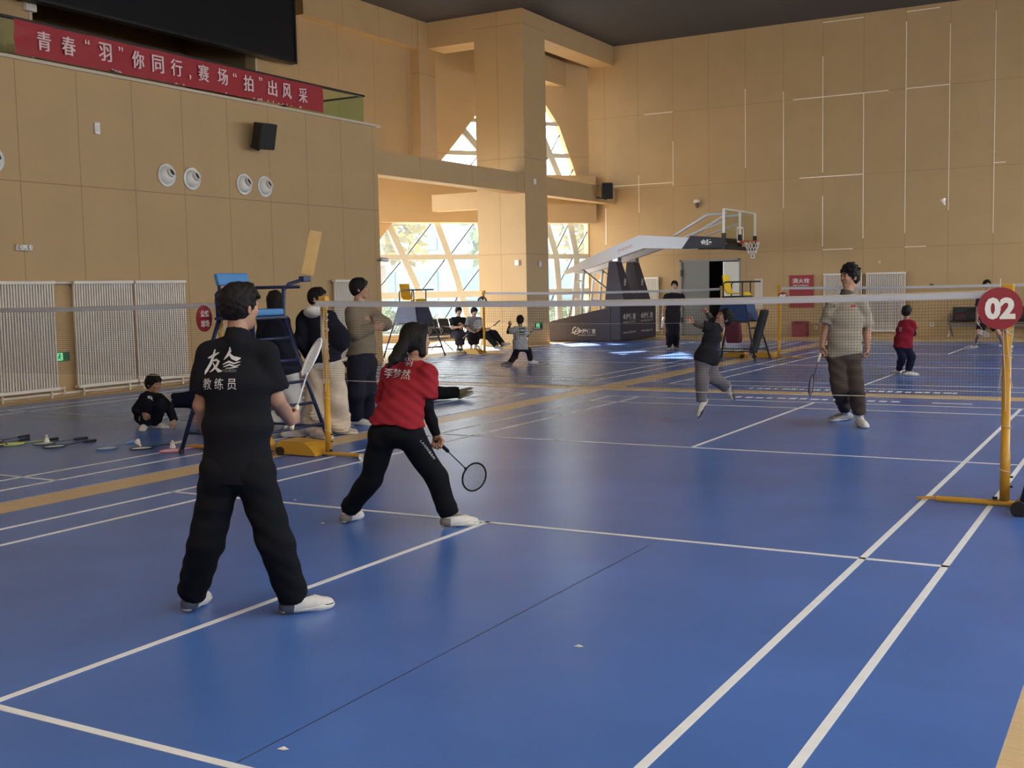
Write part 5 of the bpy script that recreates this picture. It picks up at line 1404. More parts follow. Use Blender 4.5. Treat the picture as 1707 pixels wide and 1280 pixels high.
# calligraphic mark: two brushed characters drawn as thick strokes, with a small word under it
def strokes(segs):
    vs, fs = [], []
    for pts, ws in segs:
        pts = np.array(pts, float); n = len(pts)
        L = []
        for i in range(n):
            d_ = pts[min(i+1, n-1)]-pts[max(i-1, 0)]; d_ = d_/max(1e-6, np.linalg.norm(d_)); nn = np.array([-d_[1], d_[0]])
            L.append((pts[i]+nn*ws[i], pts[i]-nn*ws[i]))
        o_ = len(vs)
        for a, b in L: vs += [a, b]
        for i in range(n-1): fs.append((o_+2*i, o_+2*i+1, o_+2*i+3, o_+2*i+2))
    return np.array(vs), fs
brush = strokes([([(6, 30), (18, 34), (34, 41)], [1.0, 3.2, 1.0]), ([(24, 47), (20, 36), (13, 20), (2, 2), (0, -4)], [1.5, 3, 3.6, 3.6, .6]), ([(17, 24), (27, 26), (35, 22)], [1.5, 2.6, 1.5]),
                 ([(34, 24), (29, 14), (20, 5), (12, 0)], [2.6, 3, 2.4, .6]), ([(18, 20), (26, 10), (36, 3), (44, 2)], [1.2, 2.2, 3.6, .6]),
                 ([(60, 52), (60, 44), (54, 34), (46, 26)], [.8, 3.0, 2.8, .6]), ([(58, 38), (66, 30), (76, 27), (84, 29)], [2.2, 3.8, 4.4, .8]),
                 ([(44, 16), (58, 22), (70, 18), (84, 22)], [.8, 2.0, 1.6, .6]), ([(46, 11), (60, 16), (72, 12), (84, 16)], [.6, 1.8, 1.4, .5]), ([(52, 8), (66, 9), (80, 11)], [.5, 1.1, .4])])
px2m = D/FPX
print_on(P1['top'], P1['body'], '', A(377.5, 602), XX, CU, N, 62*px2m, 46*px2m, m_print, 'back_print', polys=brush)
print_on(P1['top'], P1['body'], 'YOUREN', A(390, 619), XX, CU, N, 25*px2m, 5*px2m, mat('print_grey', (120, 120, 126), .7), 'back_print')
print_on(P1['top'], P1['body'], '教 练 员', A(376, 640), XX, CU, N, 58*px2m, 18*px2m, m_print, 'back_print')
racket('white racket held up by the person in the black polo', rgrip, rd_, _vv*.50+_ss*.87, m_hw, mat('frame_white', (206, 210, 214), .4), mat('shaft_white', (200, 204, 208), .4))

# --- the woman in red
D = depth_of((-.35, -2.4, .8)); s = 1.62/1.75
anl, anr = ground_ankle(580, 872, s), ground_ankle(751, 880, s)
J = dict(hd=A(694, 566, .12), nk=A(694, 604, .09), sh_l=A(652, 622, .15), sh_r=A(713, 624, .0), pel=A(660, 716, -.06), hip_l=A(638, 728, -.02), hip_r=A(684, 727, -.06),
         el_l=A(640, 682, .32), wr_l=A(668, 690, .46), el_r=A(711, 676, -.02), wr_r=A(727, 724, .06),
         kn_l=A(620, 796, .10), kn_r=A(727, 796, .06), an_l=anl, an_r=anr, ch=A(680, 652, .04), wa=A(665, 690, -.02))
rg = at(727, 733, D+.06); rh = reach(rg, 804, 808, .675); rdv = nrm(rh-rg)
def tail(hd, sd, f, u, hs):
    return [cap(hd-f*.085*hs+u*.01*hs, A(668, 582, .0), .045, .042, k=.03), tor(A(668, 582, .0), A(656, 600, -.05), HR, .046, .036, flat=.7, end=.5, k=.03), cap(A(656, 600, -.05), A(648, 612, -.065), .030, .012, k=.03),
            cap(hd+sd*.06*hs+u*.02*hs, A(704, 590, .05), .032, .026, k=.03)]
P2 = person('person in a red T-shirt with a long ponytail, crouching forward with a racket', J, cdir(.72, -.10, .69), 1.62, .0095, m_skin,
            top=dict(name='t_shirt', mat=m_redshirt, sleeve=.78, sw=.068, hem=.055, loose=.020, hemw=.158, fold=.0036, ff=105, fd=(.62, .30, .80), collar=False, under=m_leg_black, under_arms='lr', hem_n=nrm(UP*.95+HR*.1)),
            bottom=dict(name='track_trousers', mat=m_leg_black, w=(.098, .074, .062), len=1.88, loose=.008, fold=.003, cuffed=True, rise=.13), hair='pony', hair_extra=tail, female=True,
            shoes=dict(mat=m_shoew, tongue=m_shoeg, accent=mat('shoe_taupe', (112, 106, 102), .6)), socks=dict(mat=m_shoed, len=.1), toes={'l': cdir(.35, 0, .95), 'r': cdir(.93, 0, .36)}, face_up=nrm(UP*.85+HF*.45), hres=.006,
            hands={'r': dict(d=nrm(rg-J['wr_r']+rdv*.02+UP*-.02), pn=nrm(-HR*.3-HF), th=HR, curl=.95), 'l': dict(curl=.6)})
px2m = D/FPX
print_on(P2['top'], P2['body'], '李梦然', A(662, 623), nrm(CR*.99-CU*.12), nrm(CU+CR*.12), -CF, 46*px2m, 17*px2m, m_print, 'back_print', lift=.006)
print_on(P2['top'], P2['body'], '羽', A(681, 604), nrm(CR*.99-CU*.12), nrm(CU+CR*.12), -CF, 14*px2m, 12*px2m, m_print, 'back_print', lift=.006)
print_on(P2['bottom'], P2['body'], 'LANNIBAN', A(714, 748), nrm(CR*.55-CU*.83), nrm(CR*.83+CU*.55), -CF, 38*px2m, 3.4*px2m, m_print, 'leg_print', spacing=1.25)
racket('dark framed racket held low by the woman in red', rg, rdv, nrm(HF*.92-HR*.15-UP*.2), m_fb, m_fb, m_fb, mat('string_dark', (120, 122, 130), .5))

# --- the man in the grey polo beyond the net
D = depth_of((1.05, 4.2, .9)); s = 1.82/1.75
m_grey = cloth('polo_grey', (150, 142, 128)); m_brown = cloth('trousers_brown', (74, 64, 58))
anl, anr = ground_ankle(1433, 711, s), ground_ankle(1411, 702, s)
J = dict(hd=A(1416, 461), nk=A(1411, 490), sh_r=A(1388, 506, .03), sh_l=A(1436, 507, -.03), pel=A(1407, 590), hip_r=A(1395, 594), hip_l=A(1420, 594),
         el_r=A(1377, 546, .06), wr_r=A(1370, 580, .0), el_l=A(1445, 548, .04), wr_l=A(1446, 582, .0), kn_r=A(1399, 645, -.05), kn_l=A(1427, 646, -.06), an_l=anl, an_r=anr, ch=A(1411, 530, .0), wa=A(1408, 562, 0))
rg = at(1368.5, 586, D-.03); rh = reach(rg, 1348.5, 655, .675, False)
P3 = person('person in a grey polo and brown trousers standing beyond the net, head turned aside', J, cdir(-.93, -.02, -.36), 1.82, .011, m_skin,
            top=dict(name='polo_shirt', mat=m_grey, sleeve=.84, sw=.074, hem=-.005, loose=.016, hemw=.164, fold=.004, ff=44, collar=True, collar_mat=cloth('collar_dark', (84, 78, 72)), hem_n=nrm(UP-HR*.14)), bottom=dict(mat=m_brown, w=(.086, .074, .062), len=1.74, loose=.012, fold=.006, ff=50, cuffed=True),
            hair='wavy', shoes=dict(mat={'l': m_shoew, 'r': m_shoeg}, tongue=m_shoed), socks=dict(mat=m_sock, len=.21), toes={'r': cdir(-.97, 0, -.2), 'l': cdir(.03, 0, -1)}, hres=.006,
            hands={'r': dict(d=nrm(rh-rg)*.6+nrm(J['wr_r']-J['el_r'])*.4, pn=HR, th=-HF, curl=.95), 'l': dict(curl=.9, pn=-HR, th=-HF)})
px2m = D/FPX
fl = strokes([([(0, 0), (6, 0)], [1.2, 1.2])])
print_on(P3['top'], P3['body'], '', A(1418, 510), -HR, UP, -HF, 8*px2m, 3.5*px2m, mat('badge_red', (170, 40, 44), .7), 'badge', polys=fl)
print_on(P3['top'], P3['body'], '', A(1388.5, 510), -HR, UP, -HF, 3*px2m, 2.4*px2m, m_black, 'badge', polys=fl)
racket('navy framed racket with white grip held down by the man in grey', rg, nrm(rh-rg), nrm(HR*.93-HF*.35), m_hw, mat('frame_navy', (16, 20, 48), .6, spec=.2), mat('frame_navy', (16, 20, 48), .6, spec=.2), mat('string_dark', (120, 122, 130), .5))

# --- the jumping boy
D = 13.35; s = 1.28/1.75
m_kidblack = cloth('kid_shirt_black', (30, 31, 38)); m_kidgrey = cloth('kid_trousers_grey', (112, 108, 112)); m_sleeve = cloth('sleeve_taupe', (84, 76, 74))
J = dict(hd=A(1207, 530), nk=A(1197, 543), sh_l=A(1187, 547, -.09), sh_r=A(1198, 546, .13), pel=A(1177, 597), hip_l=A(1171, 599, -.03), hip_r=A(1183, 598, .04), el_l=A(1169, 543, -.08), wr_l=A(1155, 537.5, -.1),
         el_r=A(1186, 533, .22), wr_r=A(1178, 520, .18), kn_l=A(1170, 632, -.05), an_l=A(1170, 670, -.04), kn_r=A(1189, 629, .03), an_r=A(1210.5, 645, .2), ch=A(1188, 560), wa=A(1180, 584))
P4 = person('child in a black shirt and grey trousers jumping to hit, face turned up', J, cdir(-.80, .52, -.25), 1.28, .011, m_skin,
            top=dict(name='shirt', mat=m_kidblack, sleeve=.8, sw=.07, hem=-.06, loose=.022, hemw=.19, fold=.005, under=m_sleeve, under_arms='lr'), bottom=dict(mat=m_kidgrey, w=(.105, .085, .075), len=1.93, loose=.014),
            hair='short', shoes=dict(mat=m_shoew, sole=m_shoed, size=1.12), toes={'l': nrm(-HR*.45-UP*.75-HF*.2), 'r': nrm(HR*.25-UP*.95)}, soles={'l': nrm(UP*.5-HR*.8), 'r': nrm(-HR*.9-UP*.2)}, face_up=nrm(UP*.8+HR*.55), head_scale=1.05,
            hands={'l': dict(curl=.15, spread=.22, pn=nrm(UP*.4-HF), th=UP), 'r': dict(curl=.9)}, base=V(*F(1180, 697)[:2], 0.0))
# --- the boy in red on the far court
D = depth_of((.2, 11.3, .6)); s = 1.30/1.75
m_maroon = cloth('hoodie_maroon', (128, 24, 46)); m_navy2 = cloth('kid_navy', (24, 28, 52))
anl, anr = ground_ankle(1497.5, 624, s), ground_ankle(1513, 627.5, s)
J = dict(hd=A(1511.5, 520), nk=A(1511, 534), sh_l=A(1503, 540, .06), sh_r=A(1520, 540.5, -.03), pel=A(1505, 577), hip_l=A(1501, 579), hip_r=A(1510, 579), el_l=A(1503, 556, .12), wr_l=A(1512, 558, .22), el_r=A(1524, 556, .0), wr_r=A(1518, 559, .17),
         kn_l=A(1503.5, 597, -.0), kn_r=A(1520, 596, .05), an_l=anl, an_r=anr, ch=A(1509, 551), wa=A(1506, 566))
P5 = person('child in a dark red top on the far court, seen from behind', J, cdir(.6, 0, .8), 1.30, .013, m_skin,
            top=dict(name='hoodie', mat=m_maroon, sleeve=.55, sw=.07, hem=-.03, loose=.024, hemw=.17, under=m_kidblack, under_arms='lr'), bottom=dict(name='trousers', mat=m_navy2, w=(.096, .076, .056), len=1.82, loose=.010),
            hair='short', shoes=dict(mat=m_shoew, size=1.15), socks=dict(mat=m_sock, len=.12), toes={'l': cdir(-.3, 0, .9), 'r': cdir(.9, 0, -.15)}, head_scale=1.06)
print_on(P5['top'], P5['body'], '羽', A(1501.5, 549), nrm(HR*.8+HF*.2), UP, nrm(-HF-HR*.5), .06, .07, m_print, 'back_print')

# --- the player on the far court behind sign 02
D = depth_of((.7, 19.3, .8)); s = 1.62/1.75
m_dkshirt = cloth('shirt_dark_pattern', (44, 42, 56)); m_shorts = cloth('shorts_dark', (40, 28, 40))
anl, anr = ground_ankle(1671, 580, s), ground_ankle(1624, 582, s)
J = dict(hd=A(1645, 475), nk=A(1646, 487), sh_r=A(1634, 493), sh_l=A(1659, 493), pel=A(1645, 531), hip_r=A(1640, 533), hip_l=A(1651, 533), el_r=A(1630, 515, .03), wr_r=A(1628.5, 532, -.06), el_l=A(1663, 512, .02), wr_l=A(1663, 527, -.08),
         kn_r=A(1631, 556, -.06), kn_l=A(1665, 556, -.06), an_l=anl, an_r=anr, ch=A(1646, 505), wa=A(1645, 520))
rg = at(1628.5, 536, D-.08); rh = reach(rg, 1645, 561, .675, False)
P6 = person('player in a dark shirt and shorts with bare legs, standing wide behind sign 02', J, cdir(-.1, 0, -1), 1.62, .014, m_skin_l,
            top=dict(name='shirt', mat=m_dkshirt, sleeve=.8, sw=.07, hem=-.03, loose=.016), bottom=dict(name='shorts', mat=m_shorts, w=(.098, .085, .085), len=.7, loose=.014),
            hair='short', shoes=dict(mat=m_shoew, size=1.15), socks=dict(mat=m_sock, len=.08), toes={'r': cdir(-1, 0, -.1), 'l': cdir(.95, 0, -.3)}, hands={'r': dict(curl=.9)})
racket('white racket held down by the player behind sign 02', rg, nrm(rh-rg), nrm(HF), m_hw, mat('frame_white', (206, 210, 214), .4), group='badminton rackets')

# --- the man by the basketball stand
D = depth_of((-6.7, 18.4, .9)); s = 1.74/1.75
m_dk = cloth('tee_charcoal', (34, 32, 38)); m_dk2 = cloth('trousers_charcoal', (28, 28, 36))
anl, anr = ground_ankle(1127, 581, s), ground_ankle(1116, 581.5, s)
J = dict(hd=A(1124.5, 476), nk=A(1124, 488), sh_r=A(1112, 494), sh_l=A(1136.5, 494), pel=A(1121, 529), hip_r=A(1116.5, 531), hip_l=A(1126.5, 531), el_r=A(1107.5, 508), wr_r=A(1105, 523, -.06), el_l=A(1139.5, 509, .02), wr_l=A(1130, 501, -.20),
         kn_r=A(1116, 556), kn_l=A(1127, 556), an_l=anl, an_r=anr, ch=A(1123, 506), wa=A(1122, 519))
P7 = person('person in black standing in front of the basketball stand, holding a white shuttlecock tube', J, cdir(-.25, -.02, -.95), 1.74, .014, m_skin_l,
            top=dict(name='t_shirt', mat=m_dk, sleeve=.8, sw=.075, hem=-.13, loose=.022, hemw=.17), bottom=dict(mat=m_dk2, w=(.095, .078, .072), len=1.92), hair='short', shoes=dict(mat=m_shoed), toes={'r': cdir(-.25, 0, -1), 'l': cdir(.2, 0, -1)},
            hands={'r': dict(curl=.9, pn=HR, th=-HF), 'l': dict(curl=.5)})
a = at(1107, 527, D-.09); b = at(1103.5, 545, D-.15)
t = thing('shuttlecock_tube', 'white shuttlecock tube held by the person in front of the basketball stand', 'tube', a)
obj('tube', MB().lathe(a, b-a, [(0, .032), (.30, .032)], 16), m_offw, t, smooth=True)
obj('lid', MB().lathe(a-nrm(b-a)*.012, b-a, [(0, .030), (.002, .035), (.03, .035)], 16), m_shoed, t, smooth=True)

# --- the child in the pale patterned shirt on the far left court
D = depth_of((-7.75, 12.4, .6)); s = 1.30/1.75
m_pale_pat = cloth('shirt_pale_pattern', (166, 168, 172), noise=.28, nscale=22); m_legn = cloth('leggings_dark', (32, 24, 38))
anl, anr = ground_ankle(850, 609.5, s), ground_ankle(884.5, 607, s)
J = dict(hd=A(867, 534), nk=A(867, 546), sh_l=A(859, 549), sh_r=A(876, 549), pel=A(867, 578), hip_l=A(863, 580), hip_r=A(872, 579), el_l=A(847, 553.5, .02), wr_l=A(849.5, 543, .08), el_r=A(879, 559, .05), wr_r=A(883.5, 554, .22),
         kn_l=A(858, 594, .05), kn_r=A(881.5, 584.5, .20), an_l=anl, an_r=anr, ch=A(867, 558), wa=A(867, 569))
P8 = person('child in a pale patterned shirt and dark leggings lunging on the far left court', J, cdir(.05, 0, 1), 1.30, .013, m_skin,
            top=dict(name='shirt', mat=m_pale_pat, sleeve=.85, sw=.075, hem=-.06, loose=.022, hemw=.175, under=mat('undersleeve_brown', (70, 34, 36), .8), under_arms='lr'), bottom=dict(name='leggings', mat=m_legn, w=(.095, .072, .05), len=1.9),
            hair='short', shoes=dict(mat={'l': cloth('shoe_mauve', (112, 96, 104)), 'r': m_shoew}, size=1.2), toes={'l': cdir(-.95, 0, .2), 'r': cdir(.8, 0, .5)}, hands={'l': dict(curl=.3, spread=.2, d=UP, pn=HF, th=HR), 'r': dict(curl=.8)}, head_scale=1.05)
x = MB(); 
for k, (yy_, w_, h_) in enumerate([(547.5, 10.5, 2.0), (553.5, 8.5, 2.6), (557.5, 9.5, 1.0)]):
    bars = strokes([([(i*2.4, 0), (i*2.4+1.8, 0)], [1, 1]) for i in range(5)])
    print_on(P8['top'], P8['body'], '', A(870, yy_), HR, UP, -HF, w_*D/FPX, h_*D/FPX, m_black, 'back_print', polys=bars)
rg = at(883.5, 554, D+.25)
racket('dark racket held in front by the child in the pale patterned shirt', rg, nrm(HR*.3+HF*.9+UP*.1), nrm(UP+HR*.2), m_fb, m_fb)

# --- two people sitting on the bench under the window, a third stretched out beside them
D = depth_of((-12.3, 16.3, .8)); s = 1.60/1.75
m_tb = cloth('tee_black2', (28, 28, 30)); m_tg = cloth('tee_grey', (128, 130, 134)); m_tr3 = cloth('trousers_slate', (58, 56, 70))
anl, anr = ground_ankle(769, 586, s), ground_ankle(763.5, 586, s)
J = dict(hd=A(764.5, 519), nk=A(764, 529), sh_r=A(755, 533, -.06), sh_l=A(773, 533, .06), pel=A(761, 556, .1), hip_r=A(757.5, 557, .0), hip_l=A(766, 557, .14), el_r=A(754.5, 547, -.15), wr_r=A(765, 545, -.25), el_l=A(777, 545, .0), wr_l=A(771, 541, -.15),
         kn_r=A(763, 557.5, -.36), kn_l=A(771, 557.5, -.25), an_l=anl, an_r=anr, ch=A(763, 541), wa=A(762, 549))
P9 = person('person in a black T-shirt sitting on the bench under the window', J, cdir(.35, -.1, -.9), 1.60, .014, m_skin_l, top=dict(name='t_shirt', mat=m_tb, sleeve=.7, sw=.07, hem=.0, loose=.018), bottom=dict(mat=m_tr3, w=(.10, .085, .07), len=1.62, loose=.014),
            hair='bowl', shoes=dict(mat=m_shoed), socks=dict(mat=m_sock, len=.1), toes={'l': cdir(.4, 0, -.9), 'r': cdir(.3, 0, -.95)}, group=None)
anl, anr = ground_ankle(792.5, 586.5, s), ground_ankle(785.5, 586.5, s)
J = dict(hd=A(790.5, 520), nk=A(790, 530), sh_r=A(781, 533, -.05), sh_l=A(799, 533, .06), pel=A(788, 557, .12), hip_r=A(784, 558, .03), hip_l=A(792.5, 558, .16), el_r=A(779, 547, -.12), wr_r=A(786, 553, -.26), el_l=A(801, 546, .0), wr_l=A(796, 552, -.2),
         kn_r=A(785.5, 559.5, -.36), kn_l=A(794.5, 559.5, -.26), an_l=anl, an_r=anr, ch=A(789, 541), wa=A(788.5, 549))
P10 = person('person in a grey T-shirt sitting on the bench with a round racket on the lap', J, cdir(.3, -.25, -.9), 1.60, .014, m_skin_l, top=dict(name='t_shirt', mat=m_tg, sleeve=.75, sw=.07, hem=.0, loose=.018), bottom=dict(mat=m_tb, w=(.10, .085, .08), len=1.5, loose=.014),
             hair='bowl', shoes=dict(mat=m_shoew), socks=dict(mat=m_sock, len=.14), toes={'l': cdir(.4, 0, -.9), 'r': cdir(.2, 0, -.95)})
rg = at(777, 559, D-.33); rh = at(789, 548, D-.38)
racket('pale strung racket on the lap of the person in the grey T-shirt', rg-nrm(rh-rg)*.12, nrm(rh-rg), nrm(HF+UP*.2), m_hw, mat('frame_silver', (176, 180, 186), .4), string_m=mat('string_bright', (226, 228, 230), .5))
anl, anr = ground_ankle(837, 578, s), ground_ankle(826, 583, s)
anl = A(838, 573, -.3); anr = A(828, 577, -.4)
J = dict(hd=A(778, 541, .45), nk=A(785, 545, .42), sh_r=A(790, 552, .15), sh_l=A(789, 543, .5), pel=A(806, 555, .1), hip_r=A(807, 557, .0), hip_l=A(808, 553, .2), el_r=A(800, 556, -.02), wr_r=A(810, 551, -.10), el_l=A(795, 548, .4), wr_l=A(803, 550, .3),
         kn_r=A(815, 562, -.25), kn_l=A(824, 556, -.1), an_l=anl, an_r=anr, ch=A(794, 550, .3), wa=A(800, 553, .2))
P11 = person('person in dark clothes reclining on the bench with one leg stretched toward the pillar', J, cdir(.7, .5, -.2), 1.60, .014, m_skin_l, top=dict(name='jacket', mat=m_tb, sleeve=1.9, hem=-.02, loose=.02), bottom=dict(mat=m_leg_black, w=(.10, .08, .065), len=1.9, loose=.014),
             hair='short', shoes=dict(mat=m_shoeg), toes={'l': nrm(HR*.8+UP*.25-HF*.3), 'r': nrm(HR*.7-UP*.1-HF*.4)}, soles={'l': nrm(UP-HR*.2), 'r': UP}, base=V(-11.6, 17.2, 0), face_up=nrm(UP*.6-HR*.6))
rg = at(811, 550, D-.12); rh = reach(rg, 832, 536, .675)
racket('thin dark racket held up by the person reclining on the bench', rg, nrm(rh-rg), nrm(UP+HF*.6-HR*.5), m_hb, m_fb)

# --- three people standing along the side of the court
D = depth_of((-4.35, .75, .9))+.42; s = 1.70/1.75
m_jk = cloth('jacket_black', (28, 30, 42)); m_pw = cloth('trousers_white', (196, 194, 192)); m_beige = cloth('trousers_beige', (196, 182, 164)); m_taupe = cloth('jacket_taupe', (124, 112, 96)); m_navt = cloth('trousers_navy', (34, 34, 48))
anl, anr = ground_ankle(466, 728, s), ground_ankle(479, 730, s)
J = dict(hd=A(457, 503), nk=A(458, 528), sh_l=A(441, 537, .08), sh_r=A(472, 538, -.03), pel=A(470, 620), hip_l=A(461, 623), hip_r=A(479, 623), el_l=A(440, 585, .05), wr_l=A(448, 618, .1), el_r=A(484, 582, .0), wr_r=A(493, 595, .16),
         kn_l=A(468, 676, .1), kn_r=A(488, 674, .1), an_l=anl, an_r=anr, ch=A(461, 563), wa=A(466, 594))
P12 = person('person with bobbed hair, black jacket and white trousers, behind the blue umpire chair', J, cdir(-.55, 0, .83), 1.70, .013, m_skin_l, top=dict(name='jacket', mat=m_jk, sleeve=1.95, hem=-.02, loose=.034, hemw=.165, elw=.058, cuff=.045, fold=.006), bottom=dict(mat=m_pw, w=(.11, .11, .10), len=1.72, loose=.016, bunch=True, fold=.009),
             hair='bob', shoes=dict(mat=m_shoew, tongue=m_shoeg), socks=dict(mat=m_sock, len=.12), toes={'l': cdir(.8, 0, .4), 'r': cdir(1, 0, .1)}, female=True, hands={'r': dict(curl=.4, d=nrm(HR*.8-UP*.5+HF*.2), pn=-UP, th=HF)})
D = depth_of((-4.2, 1.45, .9)); s = 1.72/1.75
anl, anr = ground_ankle(527, 732, s), ground_ankle(565, 725, s)
J = dict(hd=A(530, 497), nk=A(526, 521), sh_l=A(509, 531, .10), sh_r=A(549, 531, -.06), pel=A(543, 614), hip_l=A(530, 618, .04), hip_r=A(556, 618, -.04), el_l=A(504, 568, .0), wr_l=A(519, 592, .16), el_r=A(569, 566, -.12), wr_r=A(551, 592, .08),
         kn_l=A(528, 672, .0), kn_r=A(561, 671, -.03), an_l=anl, an_r=anr, ch=A(534, 556), wa=A(539, 590))
def hood(g, s, lo):
    q = g['nk']; return []
P13 = person('person in a black jacket with white hood and beige trousers beside the net post', J, cdir(.97, 0, -.12), 1.72, .012, m_skin, top=dict(name='jacket', mat=m_jk, sleeve=1.95, hem=.085, loose=.042, hemw=.165, elw=.066, cuff=.052, fold=.007, flat=.74),
             bottom=dict(mat=m_beige, w=(.115, .115, .112), len=1.95, loose=.018, fold=.010, bunch=True), hair='short', shoes=dict(mat=cloth('shoe_tan', (176, 164, 150))), toes={'l': cdir(.75, 0, -.3), 'r': cdir(.95, 0, .1)})
hp_ = J['nk']
hd_pr = [tor(hp_-HR*.01-HF*.06+UP*.005, hp_-HF*.10+UP*.02, HR, .115, .10, flat=.6, end=.7, k=.03), cap(hp_+HR*.06-HF*.02-UP*.01, hp_+HR*.10+HF*.06-UP*.05, .04, .03, k=.03), cap(hp_-HR*.08, hp_-HR*.07+HF*.06, .04, .03, k=.03), ell(hp_+UP*.06, (HR, HF, UP), (.06, .065, .07), k=.01, sub=True)]
surf('hood', [grow(hd_pr, .010, cloth_noise(.004, 40, 1))], cloth('hood_white', (206, 202, 196)), P13['body'])
ax_ = nrm(J['ch']-J['pel'])
surf('sweater_hem', [grow([tor(J['pel']-ax_*.06, J['pel']+ax_*.15, nrm(J['hip_l']-J['hip_r']), .200, .195, flat=.72, end=.5, cuts=[(J['pel']-ax_*.01, -ax_), (J['pel']+ax_*.12, ax_)], k=.02)], .012, cloth_noise(.005, 40, 2))], cloth('hood_white', (206, 202, 196)), P13['body'])
D = depth_of((-4.25, 2.25, .9)); s = 1.78/1.75
anl, anr = ground_ankle(611, 708, s), ground_ankle(593, 709.5, s)
J = dict(hd=A(600, 481), nk=A(597, 508), sh_r=A(586, 521, -.14), sh_l=A(613, 520, .16), pel=A(605, 600), hip_r=A(597, 604, -.07), hip_l=A(611, 604, .07), el_r=A(592, 555, -.26), wr_r=A(624, 547, -.18), el_l=A(641, 540, .14), wr_l=A(616, 535, -.02),
         kn_r=A(593, 655, -.06), kn_l=A(613, 655, .08), an_l=anl, an_r=anr, ch=A(602, 546), wa=A(604, 577))
P14 = person('person in a taupe jacket with folded arms beside the wall radiator', J, cdir(.97, .04, .12), 1.78, .012, m_skin, top=dict(name='jacket', mat=m_taupe, sleeve=1.95, hem=.07, loose=.030, hemw=.150, elw=.056, cuff=.044, fold=.006, flat=.80),
             bottom=dict(mat=m_navt, w=(.108, .090, .080), len=1.93, loose=.014, fold=.006), hair='bowl', shoes=dict(mat=m_shoew), toes={'r': cdir(.9, 0, -.35), 'l': cdir(.95, 0, .1)}, width=.98,
             hands={'r': dict(curl=.4, pn=HF, th=UP), 'l': dict(curl=.5, pn=HF, th=UP)})

# --- the squatting boy, and the people on the floor around him and behind the standing ones
D = depth_of((-6.7, 1.25, .4)); s = 1.36/1.75
m_kb = cloth('kid_black', (24, 25, 34))
J = dict(hd=A(256, 640), nk=A(251, 655), sh_r=A(240, 664, -.05), sh_l=A(266, 664, .03), pel=A(244, 694, .16), hip_r=A(240, 695, .1), hip_l=A(253, 694, .16), el_r=A(229, 683, -.1), wr_r=A(240, 690, -.28), el_l=A(282, 679, -.08), wr_l=A(290, 701, -.14),
         kn_r=A(244, 675, -.24), kn_l=A(267, 676, -.18), an_r=A(241, 706, -.16), an_l=A(258, 704, -.06), ch=A(250, 672, .04), wa=A(247, 683, .12))
J['an_r'][2] = J['an_l'][2] = .085*s+.006
P15 = person('child in black squatting on the floor in front of the left radiators, one hand down', J, cdir(.9, -.12, -.4), 1.36, .0115, m_skin, top=dict(name='sweatshirt', mat=m_kb, sleeve=1.95, hem=.0, loose=.022, hemw=.165, elw=.056, cuff=.04), bottom=dict(mat=m_kb, w=(.105, .085, .07), len=1.9, loose=.014),
             hair='bowl', shoes=dict(mat=m_shoew, size=1.1, tongue=mat('lace_pink', (210, 130, 140), .7)), toes={'r': cdir(.1, 0, -1), 'l': cdir(.95, 0, -.25)}, hands={'l': dict(d=nrm(-UP*.8-HF*.3+HR*.1), pn=nrm(HF*.3-HR*.9), th=-HF, curl=.25, spread=.2), 'r': dict(curl=.5)}, head_scale=1.05)
print_on(P15['bottom'], P15['body'], 'GVOI', A(242, 688), -UP, HR, -HF, 19*D/FPX, 5.5*D/FPX, m_print, 'leg_print', bold=.02)
print_on(P15['top'], P15['body'], 'R', A(254, 664), nrm(HR-UP*.2), UP, -HF, 9*D/FPX, 9*D/FPX, m_print, 'chest_print', bold=.04)
D = depth_of((-6.9, 1.95, .3)); s = 1.34/1.75
J = dict(hd=A(362, 622), nk=A(358, 638), sh_r=A(342, 648, -.06), sh_l=A(366, 650, .08), pel=A(352, 694, .05), hip_r=A(345, 692, -.04), hip_l=A(352, 690, .14), el_r=A(336, 674, -.16), wr_r=A(325, 696, -.2), el_l=A(376, 676, .1), wr_l=A(384, 698, .1),
         kn_r=A(322, 668, -.04), kn_l=A(318, 664, .16), an_r=A(291, 669, -.0), an_l=A(288, 665, .2), ch=A(354, 662), wa=A(352, 680))
P16 = person('child sitting on the floor behind the coach with a dark trouser leg stretched out', J, cdir(-.85, 0, .4), 1.34, .013, m_skin, top=dict(name='sweatshirt', mat=m_kb, sleeve=1.8, hem=.0, loose=.018), bottom=dict(mat=m_navy2, w=(.11, .095, .085), len=1.92, loose=.014), hair='bowl',
             shoes=dict(mat=m_shoew, size=.9), toes={'r': nrm(-HR*.8+UP*.6), 'l': nrm(-HR*.7+UP*.7)}, soles={'r': nrm(HR*.6+UP*.8), 'l': nrm(HR*.7+UP*.7)}, base=V(*F(350, 700)[:2], 0), hands={'r': dict(d=nrm(-UP*.4-HR*.8), pn=-UP, curl=.2, spread=.15, th=-HF)})
D = depth_of((-5.5, 5.2, .2)); s = 1.45/1.75
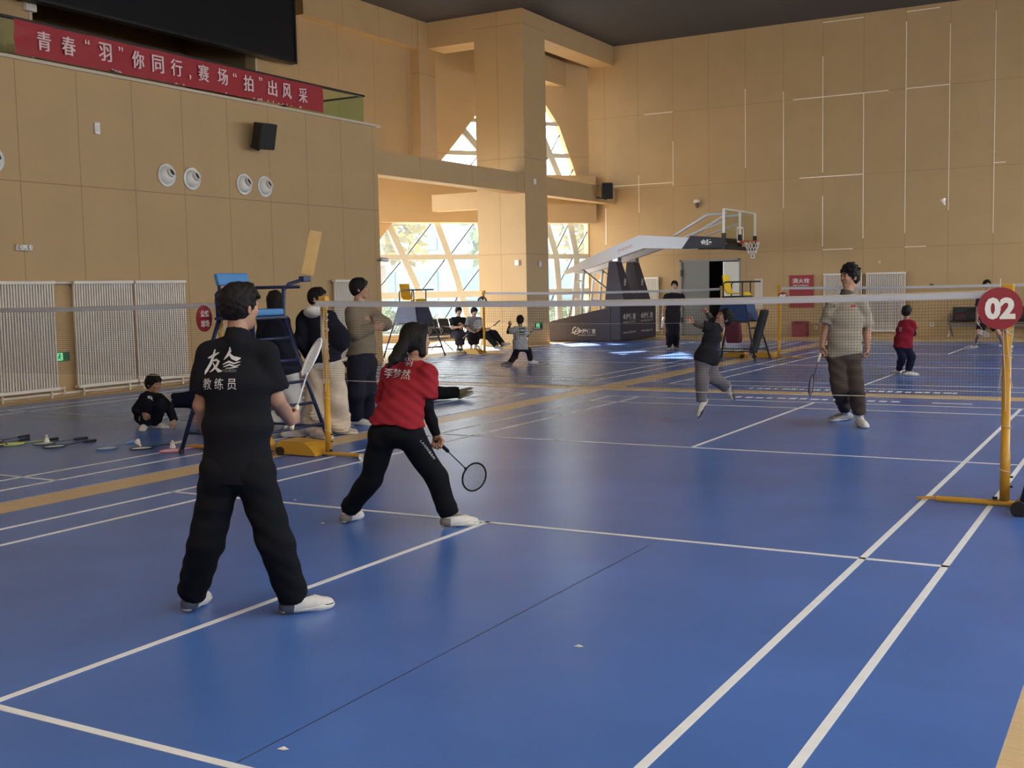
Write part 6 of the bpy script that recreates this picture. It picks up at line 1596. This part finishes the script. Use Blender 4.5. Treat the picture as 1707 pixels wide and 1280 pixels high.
J = dict(hd=A(672, 600, .1), nk=A(672, 616, .1), sh_r=A(664, 626, -.05), sh_l=A(682, 626, .2), pel=A(680, 659, .05), hip_r=A(682, 660, -.08), hip_l=A(684, 656, .14), el_r=A(660, 642, -.1), wr_r=A(656, 660, -.1), el_l=A(692, 642, .2), wr_l=A(700, 655, .1),
         kn_r=A(728, 657, -.10), kn_l=A(730, 652, .16), an_r=A(768, 656.5, -.08), an_l=A(766, 652, .2), ch=A(674, 636, .08), wa=A(678, 649, .06))
for k in ('kn_r', 'an_r'): J[k][2] = max(J[k][2], .075)
P17 = person('person sitting on the floor behind the woman in red, dark legs stretched out', J, cdir(.7, 0, .5), 1.45, .013, m_skin, top=dict(name='sweatshirt', mat=m_kb, sleeve=1.8, hem=.0, loose=.018), bottom=dict(mat=m_leg_black, w=(.10, .078, .065), len=1.9, loose=.012), hair='short',
             shoes=dict(mat=cloth('shoe_olive', (120, 112, 92)), size=1.1), toes={'r': nrm(HR*.8+UP*.35-HF*.4), 'l': nrm(HR*.85+UP*.4)}, soles={'r': nrm(-HR*.4+UP*.9), 'l': nrm(-HR*.4+UP*.9)}, base=V(*F(680, 668)[:2], 0))
D = depth_of((-5.35, 3.35, .4)); s = 1.34/1.75
m_kg = cloth('kid_grey_dark', (58, 60, 62)); 
J = dict(hd=A(581, 616), nk=A(580, 632), sh_r=A(572, 642, -.06), sh_l=A(592, 642, .08), pel=A(584, 684, .12), hip_r=A(579, 685, .05), hip_l=A(589, 684, .14), el_r=A(569, 658, -.1), wr_r=A(574, 668, -.22), el_l=A(596, 658, .0), wr_l=A(588, 668, -.16),
         kn_r=A(572, 667, -.2), kn_l=A(586, 667, -.14), an_r=A(575, 689, -.22), an_l=A(588, 689, -.16), ch=A(582, 656, .03), wa=A(583, 670, .08))
J['an_r'][2] = J['an_l'][2] = .085*s+.006
P18 = person('child in dark grey sitting on the floor between the two standing people in jackets', J, cdir(-.3, -.1, -.9), 1.34, .013, m_skin, top=dict(name='sweatshirt', mat=m_kg, sleeve=1.8, hem=.0, loose=.02), bottom=dict(mat=m_brown, w=(.10, .08, .065), len=1.9, loose=.012), hair='short',
             shoes=dict(mat=m_shoeg, size=1.1), toes={'r': cdir(-.2, 0, -1), 'l': cdir(.2, 0, -1)})
